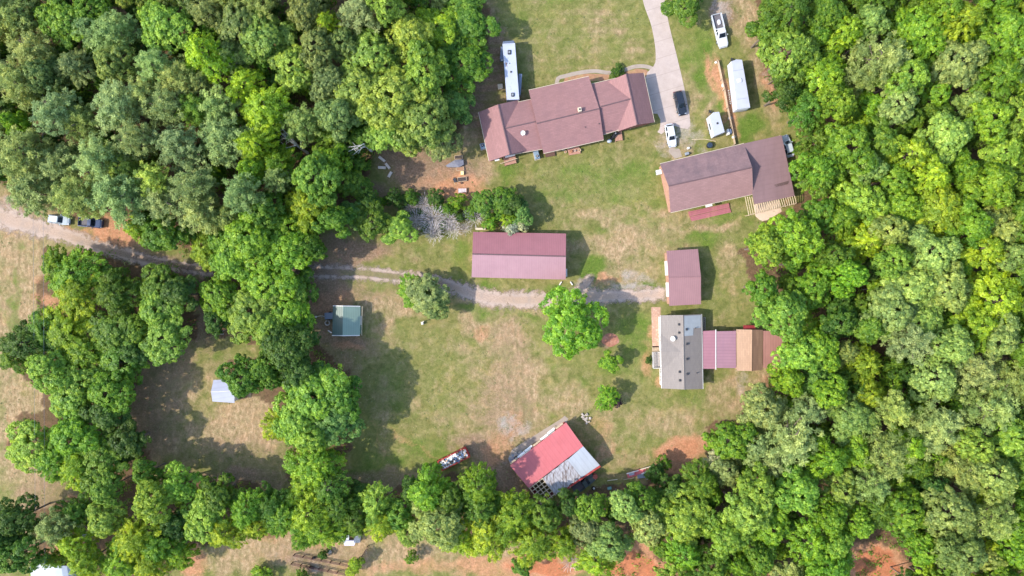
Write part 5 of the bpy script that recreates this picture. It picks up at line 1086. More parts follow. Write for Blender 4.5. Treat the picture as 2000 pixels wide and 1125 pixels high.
# white roof at the bottom-left corner and black pipes
cr_ = thing('corner_shed', 'pale grey curved-roof shelter cut off by the bottom-left edge of the photo', 'shelter', tuple(P(95, 1130)))
rings = []
for i in range(9):
    a = math.pi*i/8; xx = -math.cos(a); zz = math.sin(a); r = []
    for j in range(2): p = P(92, 1107, 2) if j == 0 else P(104, 1180, 2); r.append(Vector((p.x+xx*3.9, p.y-.0+ (0.9*(1-abs(xx)) if j == 0 else 0), 1.2+zz*1.3)))
    rings.append(r)
b = MB(); 
for i in range(8): b.slab([rings[i][0], rings[i+1][0], rings[i+1][1], rings[i][1]], .05)
b.build('roof', mat('pale_grey_cover', srgb(190,194,200), .1, .8, .6, dirt=srgb(150,156,164), bump=.4), cr_)
b = MB(); p0, p1 = rings[0], rings[8]
for u in (p0, p1): a, c = u[0], u[1]; d = c-a; b.box(((a.x+c.x)/2, (a.y+c.y)/2, .6), (d.length, .06, 1.16), math.atan2(d.y, d.x))
b.build('wall', M_SIDING, cr_)
for i, (a, c, lab) in enumerate((((133,1124),(158,1108),'thicker of two black pipes on the bare ground at the bottom left'),((138,1126),(164,1109),'thinner of two black pipes on the bare ground at the bottom left'))):
    a, c = P(*a,.3), P(*c,.3); b = MB(); b.tube([a, c], .13-.04*i, 7); solo(b, 'black_pipe', M_BLACK, lab, 'pipe')
for i, (x0, x1, lab) in enumerate(((61, 70,'left one of the two thin power lines near the left edge'),(82, 88,'right one of the two thin power lines near the left edge'))):
    b = MB(); k = [P(x0, -300, 9), P(x0+(x1-x0)*.3, 300, 8.4), P(x0+(x1-x0)*.7, 800, 8.2), P(x1, 1200, 8.6), P(x1, 1500, 9)]; b.tube(k, .018, 4); solo(b, 'power_line', M_GREY, lab, 'power line')
# ================================================================ TREES
PAL = {'bright green': (.195,.345,.014), 'mid green': (.135,.25,.016), 'dark green': (.08,.16,.016), 'yellow-green': (.31,.43,.016),
       'pale green': (.30,.40,.085), 'light green': (.25,.39,.034), 'grey-green': (.235,.31,.09), 'olive': (.24,.305,.07), 'blue-green': (.145,.275,.045),
       'olive-yellow': (.29,.395,.055), 'whitish': (.46,.49,.28), 'lilac-grey': (.42,.38,.39), 'purple-brown': (.10,.06,.07)}
M_LEAF = leafmat('broad_leaves', 0.5, 0.48); M_NEEDLE = leafmat('pine_needles', 0.65, 0.42)
M_BARK = mat('tree_bark', srgb(112,98,86), .25, 3, .95, dirt=srgb(80,68,58), bump=.7)
M_TWIG = mat('bare_grey_twigs', srgb(196,186,182), .12, 2, .9, dirt=srgb(160,148,144), dirt_amt=.4)
M_SNAG = mat('bleached_dead_wood', srgb(196,190,180), .15, 3, .9)
def leaf_quads(C, N, T, L, W):
    """C centres, N normals, T tangents (n,3); L, W sizes -> verts, quads"""
    B = np.cross(N, T); n = len(C); L = L[:, None]; W = W[:, None]
    v = np.stack([C-T*L*.5, C+B*W*.5+N*W*.12, C+T*L*.5, C-B*W*.5+N*W*.12], 1).reshape(-1, 3)
    return v, np.arange(n*4).reshape(n, 4)
def unit(a): return a/np.maximum(np.linalg.norm(a, axis=1, keepdims=True), 1e-6)
def crown_broad(R, V, seed, nl=8, cr=.62, leaf=.40, per=34, spiky=0.0, dens=1.0, gap=.12):
    g = np.random.default_rng(seed); lobes = [(np.array([g.uniform(-.1,.1)*R, g.uniform(-.1,.1)*R, .25*V]), .56*R, .75*V)]
    for i in range(nl):
        a = i*2*math.pi/nl + g.uniform(-.5,.5); d = g.uniform(.42,.86)*R; lr = g.uniform(.2,.46)*R
        d = min(d, R*1.12-lr); lobes.append((np.array([d*math.cos(a), d*math.sin(a), g.uniform(-.45,.3)*V]), lr, lr*V/R*g.uniform(.8,1.3)))
    for i in range(nl//2): a = g.uniform(0,6.28); d = g.uniform(.1,.4)*R; lobes.append((np.array([d*math.cos(a), d*math.sin(a), g.uniform(.3,.62)*V]), g.uniform(.22,.34)*R, g.uniform(.25,.4)*V))
    CC = []; DD = []
    for k, (c, lr, lv) in enumerate(lobes):
        m = int(2.6*math.pi*lr*lr*1.25/(cr*cr*2.2)*dens)+6; d = unit(g.normal(size=(m, 3))); d[:, 2] = np.where(d[:, 2] < -.35, -d[:, 2], d[:, 2])
        p = c + d*np.array([lr, lr, lv])*g.uniform(.78,1.08,(m, 1)); keep = g.random(m) > gap
        for j, (c2, r2, v2) in enumerate(lobes):
            if j != k: keep &= (((p-c2)/np.array([r2, r2, v2]))**2).sum(1) > .52
        CC.append(p[keep]); DD.append(d[keep])
    CC = np.concatenate(CC); DD = np.concatenate(DD); n = len(CC); cl = g.random(n)
    crs = cr*g.uniform(.65,1.3,n); idx = np.repeat(np.arange(n), (per*(crs/cr)**1.4).astype(int)+6); m = len(idx)
    d = unit(g.normal(size=(m, 3)) + DD[idx]*.9 + np.array([0, 0, .35])); rr = crs[idx][:, None]*g.uniform(.55,1.05,(m, 1))
    sc = np.array([1, 1, .75]); off = d*rr*sc
    if spiky: # stretch clumps outwards along the branch
        o = unit(np.stack([CC[idx, 0], CC[idx, 1], np.zeros(m)], 1)); off = off*np.array([.7,.7,.5]) + o*(off*o).sum(1, keepdims=True)*spiky; 
    p = CC[idx] + off; N = unit(d*.75 + DD[idx]*.35 + np.array([0, 0, .35]) + g.normal(size=(m, 3))*.38)
    T = unit(np.cross(N, g.normal(size=(m, 3)))); L = leaf*g.uniform(.7,1.35,m)
    if spiky: T = unit(T*.8 + o*.8 - N*((o*N).sum(1, keepdims=True))); 
    v, q = leaf_quads(p, N, T, L, L*(.62 if not spiky else .42)); me = npmesh('crown', v, q); vattr(me, 'clump', np.repeat(cl[idx], 4)); me.materials.append(M_LEAF)
    return me, [(c, lr) for c, lr, lv in lobes]
def crown_pine(R, V, seed, dens=1.0):
    g = np.random.default_rng(seed); tuft = []; lob = []
    lean = g.uniform(-.25,.25,2)*R
    for z in np.linspace(-.8, .95, 10):
        k = R*math.sqrt(max(.06, 1-max(0, z)**1.7))*(.86 if z > -.5 else .72); nb = int(9*dens) if z < .7 else 5; a0 = g.uniform(0, 6)
        for i in range(nb):
            a = a0+i*2*math.pi/nb+g.uniform(-.3,.3); L = k*g.uniform(.6,1.12); e = np.array([L*math.cos(a), L*math.sin(a), z*V+g.uniform(-.06,.10)*V]); lob.append((e*.8, .5))
            for t in np.arange(.3 if z > .2 else .5, 1.01, .62/max(L, .7)):
                tuft.append(e*np.array([t, t, 1])+np.array([0, 0, L*.12*t*t])+g.normal(size=3)*.26)
    tuft.append(np.array([0, 0, V])); C = np.array(tuft); C[:, :2] += lean*(C[:, 2:3]/V); n = len(C); per = 42; idx = np.repeat(np.arange(n), per); m = len(idx); cl = g.random(n)
    rs = g.uniform(.38,.72,n); d = unit(g.normal(size=(m, 3)) + np.array([0, 0, .4])); out = unit(C*np.array([1,1,.6]))[idx]; d = unit(d+out*.35); p = C[idx] + d*(rs[idx][:, None])*g.uniform(.35,1,(m, 1))
    N = unit(np.cross(d, g.normal(size=(m, 3)))+np.array([-.25,0,1.1])+d*.3); T = unit(d - N*(d*N).sum(1, keepdims=True)); L = g.uniform(.28,.5,m)
    v, q = leaf_quads(p, N, T, L, L*.34); me = npmesh('crown', v, q); vattr(me, 'clump', np.repeat(cl[idx], 4)); me.materials.append(M_NEEDLE)
    return me, lob[::5]
def trunk_mesh(Ht, zc, lobes, r0, seed, m=None):
    g = random.Random(seed); b = MB(); top = zc + (Ht-zc)*.55
    b.tube([(0,0,-.3), (0,0,.25), (g.uniform(-.1,.1), g.uniform(-.1,.1), zc*.5), (g.uniform(-.2,.2), g.uniform(-.2,.2), zc), (0, 0, top)], [r0*1.4, r0, r0*.8, r0*.55, r0*.2], 8)
    for c, lr in lobes[1:]:
        z0 = max(zc*.45, zc + c[2] - .35*math.hypot(c[0], c[1]) - 1.2); e = Vector((c[0], c[1], zc+c[2])); s0 = Vector((0, 0, z0)); mid = s0.lerp(e, .5)+Vector((g.uniform(-.3,.3), g.uniform(-.3,.3), .4))
        b.tube([s0, mid, e], [r0*.42, r0*.26, r0*.08], 5)
        for k in range(2): f = e + Vector((g.uniform(-1,1), g.uniform(-1,1), g.uniform(.1,.6)))*lr*.7; b.tube([mid.lerp(e, .6), f], [r0*.12, r0*.04], 4)
    me = bpy.data.meshes.new('trunk'); me.from_pydata(b.v, [], b.f); me.materials.append(m or M_BARK); return me
PROTO = {}
def proto(kind, R, V, Ht, n, fn):
    PROTO[kind] = []
    for i in range(n):
        me, lob = fn(R, V, 100*len(PROTO)+i); zc = Ht-V; PROTO[kind].append((me, trunk_mesh(Ht, zc, lob, .018*Ht+.03, i+5*len(PROTO)), R, V, Ht, zc))
proto('oak', 6.0, 4.2, 15, 5, lambda R, V, s: crown_broad(R, V, s, 9, .62, .40, 32))
proto('round', 4.2, 3.4, 12, 4, lambda R, V, s: crown_broad(R, V, s, 7, .52, .36, 32, gap=.08))
proto('feather', 4.6, 4.4, 14, 4, lambda R, V, s: crown_broad(R, V, s, 10, .62, .42, 34, .75, 1.0, .2))
proto('pine', 4.4, 4.6, 17, 5, lambda R, V, s: crown_pine(R, V, s))
proto('shrub', 1.9, 1.5, 3.2, 4, lambda R, V, s: crown_broad(R, V, s, 6, .36, .26, 22, .25, 1.0, .15))
def dead_mesh(seed, R=2.2, Hh=2.9, n=34, m=None, thick=1.0):
    g = random.Random(seed); b = MB()
    for i in range(n):
        a = i*2.39996; el = math.sqrt((i+.5)/n); L = R*g.uniform(.75,1.1)*el; e = Vector((L*math.cos(a), L*math.sin(a), Hh*(1-.55*el*el)*g.uniform(.85,1.08))); s0 = Vector((g.uniform(-.1,.1), g.uniform(-.1,.1), 0.1)); mid = s0.lerp(e, .45)+Vector((0,0,.35)); 
        b.tube([s0, mid, e], [.04*thick, .026*thick, .012], 4)
        for k in range(7):
            t = g.uniform(.45,.98); q = mid.lerp(e, (t-.45)/.55) if t > .45 else mid; d = (e-mid).normalized(); f = q + (d*g.uniform(.6,1.1)+Vector((g.uniform(-.32,.32), g.uniform(-.32,.32), g.uniform(-.05,.25)))) * R*.27; b.tube([q, f], [.022*thick, .011], 3)
            if k < 4: b.tube([q.lerp(f,.5), q.lerp(f,.5)+(d*.7+Vector((g.uniform(-.4,.4), g.uniform(-.4,.4), g.uniform(0,.2))))*R*.2], [.014*thick, .009], 3)
    me = bpy.data.meshes.new('twigs'); me.from_pydata(b.v, [], b.f); me.materials.append(m or M_TWIG); return me
DEADP = [dead_mesh(i, n=58, thick=.5) for i in range(4)]

# explicit trees read off the photo: (x, y, radius, kind, colour[, height m])
pi, oa, ro, fe, sh = 'pine', 'oak', 'round', 'feather', 'shrub'
G, OL, YG, BG, MG, DG, PG, LG, BL, OY, WH = 'grey-green', 'olive', 'yellow-green', 'bright green', 'mid green', 'dark green', 'pale green', 'light green', 'blue-green', 'olive-yellow', 'whitish'
TREES = [(-35,30,55,pi,OL),(35,30,50,pi,OL),(130,45,52,oa,LG),(215,60,50,pi,G),(320,45,62,oa,LG),(400,110,48,fe,YG),(222,128,44,oa,PG),(150,128,36,fe,G),(60,95,50,pi,OL),(30,160,46,pi,OL),(300,128,36,pi,G),(392,160,26,pi,G),(222,205,58,pi,G),(105,215,50,pi,G),(325,205,48,pi,G),(425,205,42,pi,G),(435,275,62,pi,G),(345,290,48,pi,G),(160,245,46,pi,OL),(28,240,24,ro,BG),(262,275,44,pi,OL),(190,312,50,pi,G),(40,300,52,pi,OL),(112,318,48,pi,G),(292,352,42,pi,OY),(375,365,46,pi,G),
 (60,372,48,pi,G),(150,385,50,pi,OL),(232,385,52,pi,G),(330,395,52,pi,G),(395,415,44,pi,G),(320,455,42,ro,MG),(270,442,26,fe,YG),(398,486,34,fe,YG),(445,500,26,ro,BL),(170,60,30,pi,G),(480,165,38,fe,YG),(467,50,58,oa,OL),(515,75,55,oa,OY),(575,130,46,oa,OY),(640,45,26,fe,YG),(700,22,50,pi,G),(600,15,44,oa,OL),(760,10,40,oa,OY),(-50,120,55,pi,G),(-45,220,55,pi,OL),(-60,320,50,pi,G),
 (725,110,60,oa,OY),(700,180,62,oa,OY),(770,190,66,oa,OY),(755,248,54,oa,OY,10),(830,150,56,oa,LG),(825,235,56,oa,OY),(860,60,50,oa,YG),(923,45,46,ro,MG),(905,130,50,oa,MG),(885,200,42,ro,BL),(860,272,40,oa,OL,8),(795,272,38,oa,OY,8),(645,160,48,oa,OL),(660,225,40,oa,OL),(620,90,40,oa,OL),(800,70,46,oa,OY),(900,10,44,fe,LG),
 (515,215,50,fe,YG),(500,280,38,fe,YG),(545,320,34,fe,BG),(612,350,56,oa,LG),(540,352,32,pi,G),(490,330,34,ro,BG),(670,350,36,ro,MG,6),(640,270,32,ro,MG,8),(650,310,30,ro,BG),(706,372,28,ro,MG,5),(470,380,40,pi,G),(520,410,42,ro,MG),(600,405,42,fe,YG),(650,430,40,ro,MG),(555,440,44,oa,BG),(700,320,24,sh,MG,5),
 (490,465,56,oa,BG),(560,490,54,oa,BG),(450,506,46,oa,LG),(520,560,54,oa,BG),(583,562,38,ro,MG,9),(432,580,46,oa,BG),(490,610,54,oa,LG),(560,610,52,oa,BG,10),(600,480,34,ro,MG),(525,640,40,oa,LG),(440,470,34,ro,MG),(585,650,34,ro,DG,8),
 (728,430,44,oa,MG,6),(778,447,36,ro,LG,4.5),(690,415,30,ro,BL,7),
 (145,532,52,fe,BG),(110,520,34,fe,BG),(150,572,42,fe,YG),(225,572,44,fe,MG),(212,548,34,ro,MG),(308,562,48,oa,MG),(345,575,40,ro,DG),(308,605,46,oa,LG),(325,655,54,oa,LG),(275,645,30,ro,MG),(48,668,46,fe,DG),(90,650,44,fe,MG),(130,648,50,fe,YG),(222,645,50,oa,MG),(170,690,44,fe,BG),(90,725,50,oa,LG),(150,740,46,oa,LG),(235,708,46,ro,MG),(140,775,50,oa,LG),(215,765,50,oa,BG),(130,790,26,fe,YG),(30,700,34,fe,MG),(260,690,34,ro,DG),
 (560,690,56,oa,DG,13),(478,740,46,oa,MG,12),(520,720,40,oa,MG,12),(590,730,40,ro,DG,12),(615,775,72,oa,LG,11.5),(640,815,62,oa,BL,10.5),(580,820,52,oa,LG,12),(610,850,44,oa,LG,12),(665,780,40,ro,MG,11),(545,830,30,fe,YG,8),(610,905,46,fe,BG,11),(640,950,40,fe,MG,10),(595,945,36,fe,YG,9),
 (62,873,56,oa,LG),(143,855,50,oa,BG),(200,905,54,oa,MG),(250,862,44,ro,DG),(282,925,32,ro,MG),(205,955,38,oa,LG),(205,810,46,ro,DG),(150,910,44,fe,YG),(110,900,40,fe,BG),(295,975,52,oa,LG),(345,950,46,oa,LG),(207,1015,42,oa,OY),(403,1005,50,oa,LG),(425,970,38,ro,MG),(105,1035,44,pi,'olive'),(148,1060,34,fe,YG),(150,1000,34,fe,MG),(28,1015,46,oa,DG),(30,1088,46,oa,MG),(5,1050,40,oa,DG),(265,1050,42,fe,YG),(312,1060,38,fe,BG),(165,1100,38,fe,YG),(235,1095,36,fe,BG),(290,1100,34,fe,YG),(350,1085,26,fe,YG,8),(340,1020,34,ro,DG),
 (480,995,40,fe,BG,11),(440,1040,34,fe,YG,10),(530,985,36,fe,MG,10),(555,1010,40,fe,BG,10),(600,1000,44,fe,YG,11),(500,1030,30,fe,YG,9),(625,1035,38,fe,BG,9),(665,990,34,fe,MG,10),(690,1015,32,fe,MG,9),(735,985,38,fe,LG,10),(745,1020,32,fe,YG,9),(780,1005,34,ro,MG,9),(700,960,20,ro,DG,6),(855,1020,52,oa,PG,12),(838,960,42,fe,BG,12),(880,975,40,ro,MG,11),(933,950,42,fe,BG,13),(935,990,42,fe,MG,11),(900,1055,36,fe,YG,9),(955,1045,44,fe,YG,10),(795,1040,28,fe,OY,8),(805,960,26,ro,DG,8),(590,1050,24,fe,BG,8),(670,1040,20,fe,BG,6),
 (803,1087,14,sh,MG,3),(695,1100,15,fe,YG,4),(632,1083,10,sh,DG,2),(688,1115,12,fe,YG,3),(30+560,1130,20,sh,MG,3),(510,1125,24,sh,BG,3),
 (1005,1010,46,fe,BG,11),(1060,1005,38,ro,MG,11),(1040,1055,46,fe,YG,10),(1110,985,28,ro,DG,9),(1157,992,36,oa,LG,11),(1148,1035,34,oa,'grey-green',10),(1218,985,38,oa,PG,12),(1270,1025,44,oa,PG,12),(1190,1062,42,oa,PG,11),(1255,975,34,oa,MG,11),(1335,1013,52,oa,LG,12),(1367,945,42,fe,MG,10),(1310,958,30,ro,DG,9),(1398,905,30,ro,WH,7),(1420,920,34,ro,'grey-green',9),(1432,865,42,oa,BG,12),(1392,862,22,ro,BG,6),(1475,870,42,oa,G,12),(1490,800,44,oa,G,13),(1455,1000,48,oa,OY),(1420,1045,44,oa,LG),(1335,1085,42,fe,BG),(1165,1100,34,fe,YG,8),(1105,1062,30,fe,YG,9),(1020,1110,20,ro,MG,6),(1200,1000,20,ro,DG,8),(1300,905,14,sh,MG,4),(1280,925,20,ro,DG,6),
 (1715,115,58,pi,OL),(1690,160,30,pi,OL),(1867,127,50,oa,PG),(1600,150,50,fe,YG),(1545,100,54,oa,LG),(1650,60,40,fe,YG),(1700,40,34,oa,PG),(1755,200,44,oa,PG),(1848,268,50,oa,OY),(1775,300,44,fe,YG),(1650,285,58,oa,BG),(1600,330,46,oa,BG),(1885,40,40,fe,YG),(1965,60,50,oa,BG),(1950,150,46,fe,BG),(1580,215,46,fe,MG),(1592,275,34,fe,MG),(1530,180,34,ro,DG),(1500,60,34,ro,MG),(1800,60,46,oa,BG),(1610,20,46,oa,MG),(1540,20,40,fe,MG),(1780,230,34,ro,MG),(1830,185,34,ro,BG),(1700,210,34,ro,BG),(1930,230,44,oa,BG),(1960,300,46,oa,LG),(1820,340,40,fe,YG),(1900,200,30,ro,PG),(1880,330,36,oa,BG),(1598,345,34,fe,MG),
 (1545,460,52,oa,BG),(1500,480,40,oa,LG),(1600,420,40,oa,MG),(1590,560,46,oa,BG),(1530,610,52,oa,LG),(1490,560,30,ro,MG),(1685,470,42,fe,YG),(1640,430,36,fe,BG),(1833,415,56,fe,YG),(1760,400,40,oa,BG),(1780,560,60,oa,PG),(1820,500,46,oa,PG),(1850,560,52,oa,PG),(1740,610,52,oa,PG),(1745,510,36,oa,LG),(1800,630,50,oa,OY),(1940,588,54,fe,YG),(1910,640,40,fe,YG),(1960,440,50,oa,PG),(1920,485,36,fe,YG),(1660,540,42,oa,BG),(1640,630,40,ro,DG),(1600,680,46,oa,BG),(1560,690,46,oa,LG),(1650,690,30,fe,'olive'),(1780,670,46,pi,G),(1860,680,46,oa,PG),(1950,665,48,oa,PG),(1900,720,46,pi,OL),(1970,745,56,pi,OL),(1830,740,50,oa,PG),(1700,640,38,ro,MG),(1540,740,36,oa,BG),(1590,740,34,oa,BL),(1690,710,36,fe,YG),
 (1665,815,58,oa,PG),(1620,770,40,oa,BG),(1545,850,60,pi,G),(1510,900,44,pi,G),(1580,800,36,pi,G),(1733,890,56,pi,OL),(1830,840,56,pi,OL),(1930,800,52,pi,OL),(1880,920,46,pi,OL),(1945,935,58,oa,PG),(1700,945,40,pi,OL),(1560,960,46,oa,LG),(1640,960,46,oa,OY),(1620,1010,40,oa,BG),(1770,1000,48,oa,BG),(1860,1000,48,oa,PG),(1480,950,40,oa,LG),(1500,1030,46,oa,BG),(1580,1060,42,fe,BG),(1630,1062,36,oa,LG),(1770,870,36,fe,YG),(1980,860,46,oa,LG),(1940,1020,46,pi,OL),(1985,1080,46,oa,BG),(1880,1080,46,oa,OL),(1800,1075,34,oa,BG),(1480,1090,36,oa,MG),(1390,1100,38,oa,MG),(1820,950,30,ro,DG),(1700,770,30,fe,YG),(1750,800,40,pi,OL),
 (1114,633,62,oa,BG,9.5),(835,580,42,ro,OL,6),(808,572,34,fe,BG,5),(850,595,34,ro,OL,6),(1192,706,22,ro,BG,4.5),(1187,778,26,fe,BG,5),(1207,787,10,sh,'purple-brown',2.6),(1337,10,36,ro,MG,5),(1205,140,15,sh,DG,1.6),(1267,704,9,sh,DG,1.3),
 (985,385,28,ro,MG,5),(945,395,26,ro,MG,4.5),(895,395,18,sh,BG,3.5),(875,410,16,sh,MG,3),(922,412,16,sh,MG,3),(1005,400,22,ro,DG,5),(1020,420,24,ro,'blue-green',5),(995,428,18,sh,YG,4),(960,435,16,sh,BG,3),(1000,445,20,sh,WH,4),(1018,440,16,sh,WH,4),(975,420,16,sh,MG,3),(720,400,24,ro,DG,6),(770,390,22,sh,DG,4),(800,385,18,sh,MG,3),(745,395,14,sh,BG,3),(850,385,18,sh,DG,3),(858,408,13,sh,MG,1.8),(900,424,12,sh,DG,2),(822,415,12,sh,DG,1.6),(865,440,11,sh,DG,1.5),(795,420,12,sh,DG,1.8),(830,440,11,sh,DG,1.5)]
DEAD = [(828,398,19),(843,424,27),(874,427,22),(813,430,22),(884,446,18),(846,452,21),(800,404,13),(926,420,21),(908,445,12),(967,410,13),(1115,1100,17),(985,440,10)]
g_ = random.Random(42)
def blocked(x, y):
    holes = [(570,200,26),(655,235,16),(575,275,16),(620,210,14),(1712,1106,74),(1525,1118,40),(1240,1110,66),(1050,1105,64)]
    for a in range(0, 441, 20):
        yy = np.interp(a, [0,60,120,200,270,350,440], [424,441,457,484,503,520,530])
        if math.hypot(x-a, y-yy) < 52: return True
    if x > 1500 and x < 1580 and 250 < y < 400: return True
    return any(math.hypot(x-a, y-b) < c for a, b, c in holes)
def pin(x, y, poly): return bool(inpoly(np.array([float(x)]), np.array([float(y)]), poly)[0])
def fillwood(poly, n, rr, pal, kinds, dist, inset=26, Ht=None):
    xs = [p[0] for p in poly]; ys = [p[1] for p in poly]; k = 0
    for _ in range(n):
        x = g_.uniform(min(xs), max(xs)); y = g_.uniform(min(ys), max(ys)); r = g_.uniform(*rr)
        if not all(pin(x+dx, y+dy, poly) for dx, dy in ((inset,0),(-inset,0),(0,inset),(0,-inset))) or blocked(x, y): continue
        if x < -90 or x > 2090 or y < -80 or y > 1190: continue
        if any(math.hypot(x-t[0], y-t[1]) < dist*(r+t[2]) for t in TREES): continue
        TREES.append((x, y, r, g_.choice(kinds), g_.choice(pal)) + ((Ht,) if Ht else ())); k += 1
    return k
fillwood(W_NW, 1500, (34, 50), [G, OL, OL, MG, OY], [pi, oa], .60)
fillwood(W_E, 2500, (34, 56), [BG, LG, MG, YG, PG, BG, LG, MG], [oa, oa, fe, ro], .60)
fillwood(W_NW, 1500, (20, 30), [MG, DG, MG], [ro, sh], .55, 20, 8)
fillwood(W_E, 2500, (20, 32), [MG, BG, DG, YG, MG], [ro, fe], .55, 20, 9)
fillwood(W_SW, 900, (20, 28), [MG, DG, BG], [ro, fe], .86, 22, 7)
KW = {'pine': ('pine_tree', 'pine', 'pine'), 'oak': ('broadleaf_tree', 'broad tree', 'tree'), 'round': ('bushy_tree', 'round tree', 'tree'), 'feather': ('feathery_tree', 'feathery tree', 'tree'), 'shrub': ('shrub', 'low shrub', 'shrub'), 'dead': ('dead_shrub', 'bare grey twiggy shrub', 'shrub')}
REG = [('by the shed-end lawns', lambda x, y: 1060 < x < 1290 and 560 < y < 850, 'on the central lawn'),
 ('', lambda x, y: 770 < x < 900 and 530 < y < 640, 'in the clump south of the drive'),
 ('', lambda x, y: 1300 < x < 1380 and y < 60, 'right of the concrete driveway'),
 ('', lambda x, y: 1180 < x < 1240 and 100 < y < 170, 'beside the garden path'),
 ('', lambda x, y: 680 < x < 1060 and 370 < y < 480, 'in the shrub strip behind the barn'),
 ('', lambda x, y: x < 500 and y < 445, 'in the upper-left wood'),
 ('', lambda x, y: x < 980 and y < 330, 'left of the ranch house'),
 ('', lambda x, y: 385 < x < 700 and y < 665, 'in the row across the drive'),
 ('', lambda x, y: x < 400 and 420 < y < 800, 'in the grove left of centre'),
 ('', lambda x, y: 430 < x < 720 and 650 < y < 975, 'beside the white shed'),
 ('', lambda x, y: x < 440 and y >= 780, 'in the bottom-left grove'),
 ('', lambda x, y: 440 <= x < 1090 and y > 930, 'in the bottom tree line'),
 ('', lambda x, y: 1090 <= x < 1470 and y > 840, 'right below the red barn'),
 ('', lambda x, y: x > 1440 and y < 390, 'in the upper-right wood'),
 ('', lambda x, y: x > 1440 and y < 750, 'in the middle-right wood'),
 ('', lambda x, y: x > 1440, 'in the lower-right wood'), ('', lambda x, y: True, 'near the wood edge')]
ALLT = [t for t in TREES] + [(x, y, r, 'dead', 'lilac-grey') for x, y, r in DEAD]
cls = {}
for i, t in enumerate(ALLT):
    rg = next(r[2] for r in REG if r[1](t[0], t[1])); cls.setdefault((rg, t[3], t[4]), []).append(i)
ORD = ['first', 'second', 'third', 'fourth', 'fifth', 'sixth', 'seventh', 'eighth', 'ninth', 'tenth', 'eleventh', 'twelfth', 'thirteenth', 'fourteenth', 'fifteenth', 'sixteenth', 'seventeenth', 'eighteenth']
LAB = {}; GRP = {}
cl2 = []
for key, ids in cls.items():
    if len(ids) > 9:
        md = sorted(ALLT[i][2] for i in ids)[len(ids)//2]; cl2 += [(key, 'larger ', [i for i in ids if ALLT[i][2] >= md]), (key, 'smaller ', [i for i in ids if ALLT[i][2] < md])]
    else: cl2.append((key, '', ids))
for (rg, kd, cn), szw, ids in cl2:
    if not ids: continue
    base = szw + (cn if kd != 'dead' else ''); noun = KW[kd][1]; core = (base+' '+noun).strip()
    xs = [ALLT[i][0] for i in ids]; ys = [ALLT[i][1] for i in ids]; hor = (max(xs)-min(xs)) > (max(ys)-min(ys))
    ids2 = sorted(ids, key=lambda i: ALLT[i][0 if hor else 1])
    for k, i in enumerate(ids2):
        n = len(ids2); side = ('left', 'right') if hor else ('top', 'bottom')
        if n == 1: w = 'the only %s %s' % (core, rg)
        elif k == 0: w = '%s %s %s' % ('leftmost' if hor else 'topmost', core, rg)
        elif k == n-1: w = '%s %s %s' % ('rightmost' if hor else 'lowest', core, rg)
        elif k < n/2: w = '%s %s from the %s %s' % (ORD[k], core, side[0], rg)
        else: w = '%s %s from the %s %s' % (ORD[n-1-k], core, side[1], rg)
        LAB[i] = w; GRP[i] = ('trees and shrubs '+rg)
rk = {k: 0 for k in KW}
for i, t in enumerate(ALLT):
    x, y, r, kd, cn = t[:5]; r *= .1; g2 = random.Random(i*13+5)
    if kd == 'dead':
        sc = r/2.2*1.12; hz = g2.uniform(.75,1.0)*(.6+.4*sc); p = P(x, y, 2.2*hz); o = thing('dead_shrub', LAB[i], 'shrub', (p.x, p.y, 0), g2.uniform(0, 6.28), GRP[i]); o.scale = (sc, sc, hz)
        c = bpy.data.objects.new('twigs', DEADP[i % 4]); COL.objects.link(c); c.parent = o; continue
    ps = PROTO[kd]; me, tm, R, V, Ht0, zc = ps[rk[kd] % len(ps)]; rk[kd] += 1
    Ht = t[5] if len(t) > 5 else g2.uniform(11.5, 15.5)*(1.05 if kd == 'pine' else 1)*(.86 if r < 3.6 else 1)
    if len(t) <= 5 and x < 720 and y > 420: Ht *= .84 if x > 400 or y > 900 else .70
    if 830 < x < 1000 and y < 300: Ht = min(Ht, 8.5 - (x-830)*.03)
    if 385 < x < 640 and 510 < y < 670: Ht = min(Ht, 9.5 if x < 540 else 7.5)
    sc = r/R*(1.08 if kd == 'pine' else 1.0); sz = Ht/Ht0
    if kd in ('oak', 'round', 'feather') and V*sz < r*.45: sz = max(sz, r*.45/V)
    k = 1-(zc*sz+V*sz*.2)/H; sc *= k
    p = P(x, y, zc*sz + V*sz*.2); name, _, cat = KW[kd]
    o = thing(name, LAB[i], cat, (p.x, p.y, 0), g2.uniform(0, 6.28), GRP[i]); o.scale = (sc*g2.uniform(.86,1.12), sc*g2.uniform(.86,1.12), sz)
    c = bpy.data.objects.new('crown', me); COL.objects.link(c); c.parent = o; c.location = (0, 0, zc)
    v = g2.uniform(.85,1.14)*(1.2 if kd == 'pine' else 1); col = PAL[cn]; c.color = (min(1, col[0]*v*g2.uniform(.88,1.12)), min(1, col[1]*v), min(1, col[2]*v*g2.uniform(.85,1.2)), 1)
    c = bpy.data.objects.new('trunk', tm); COL.objects.link(c); c.parent = o
print('TREES', len(ALLT), {k: sum(1 for t in ALLT if t[3] == k) for k in KW})
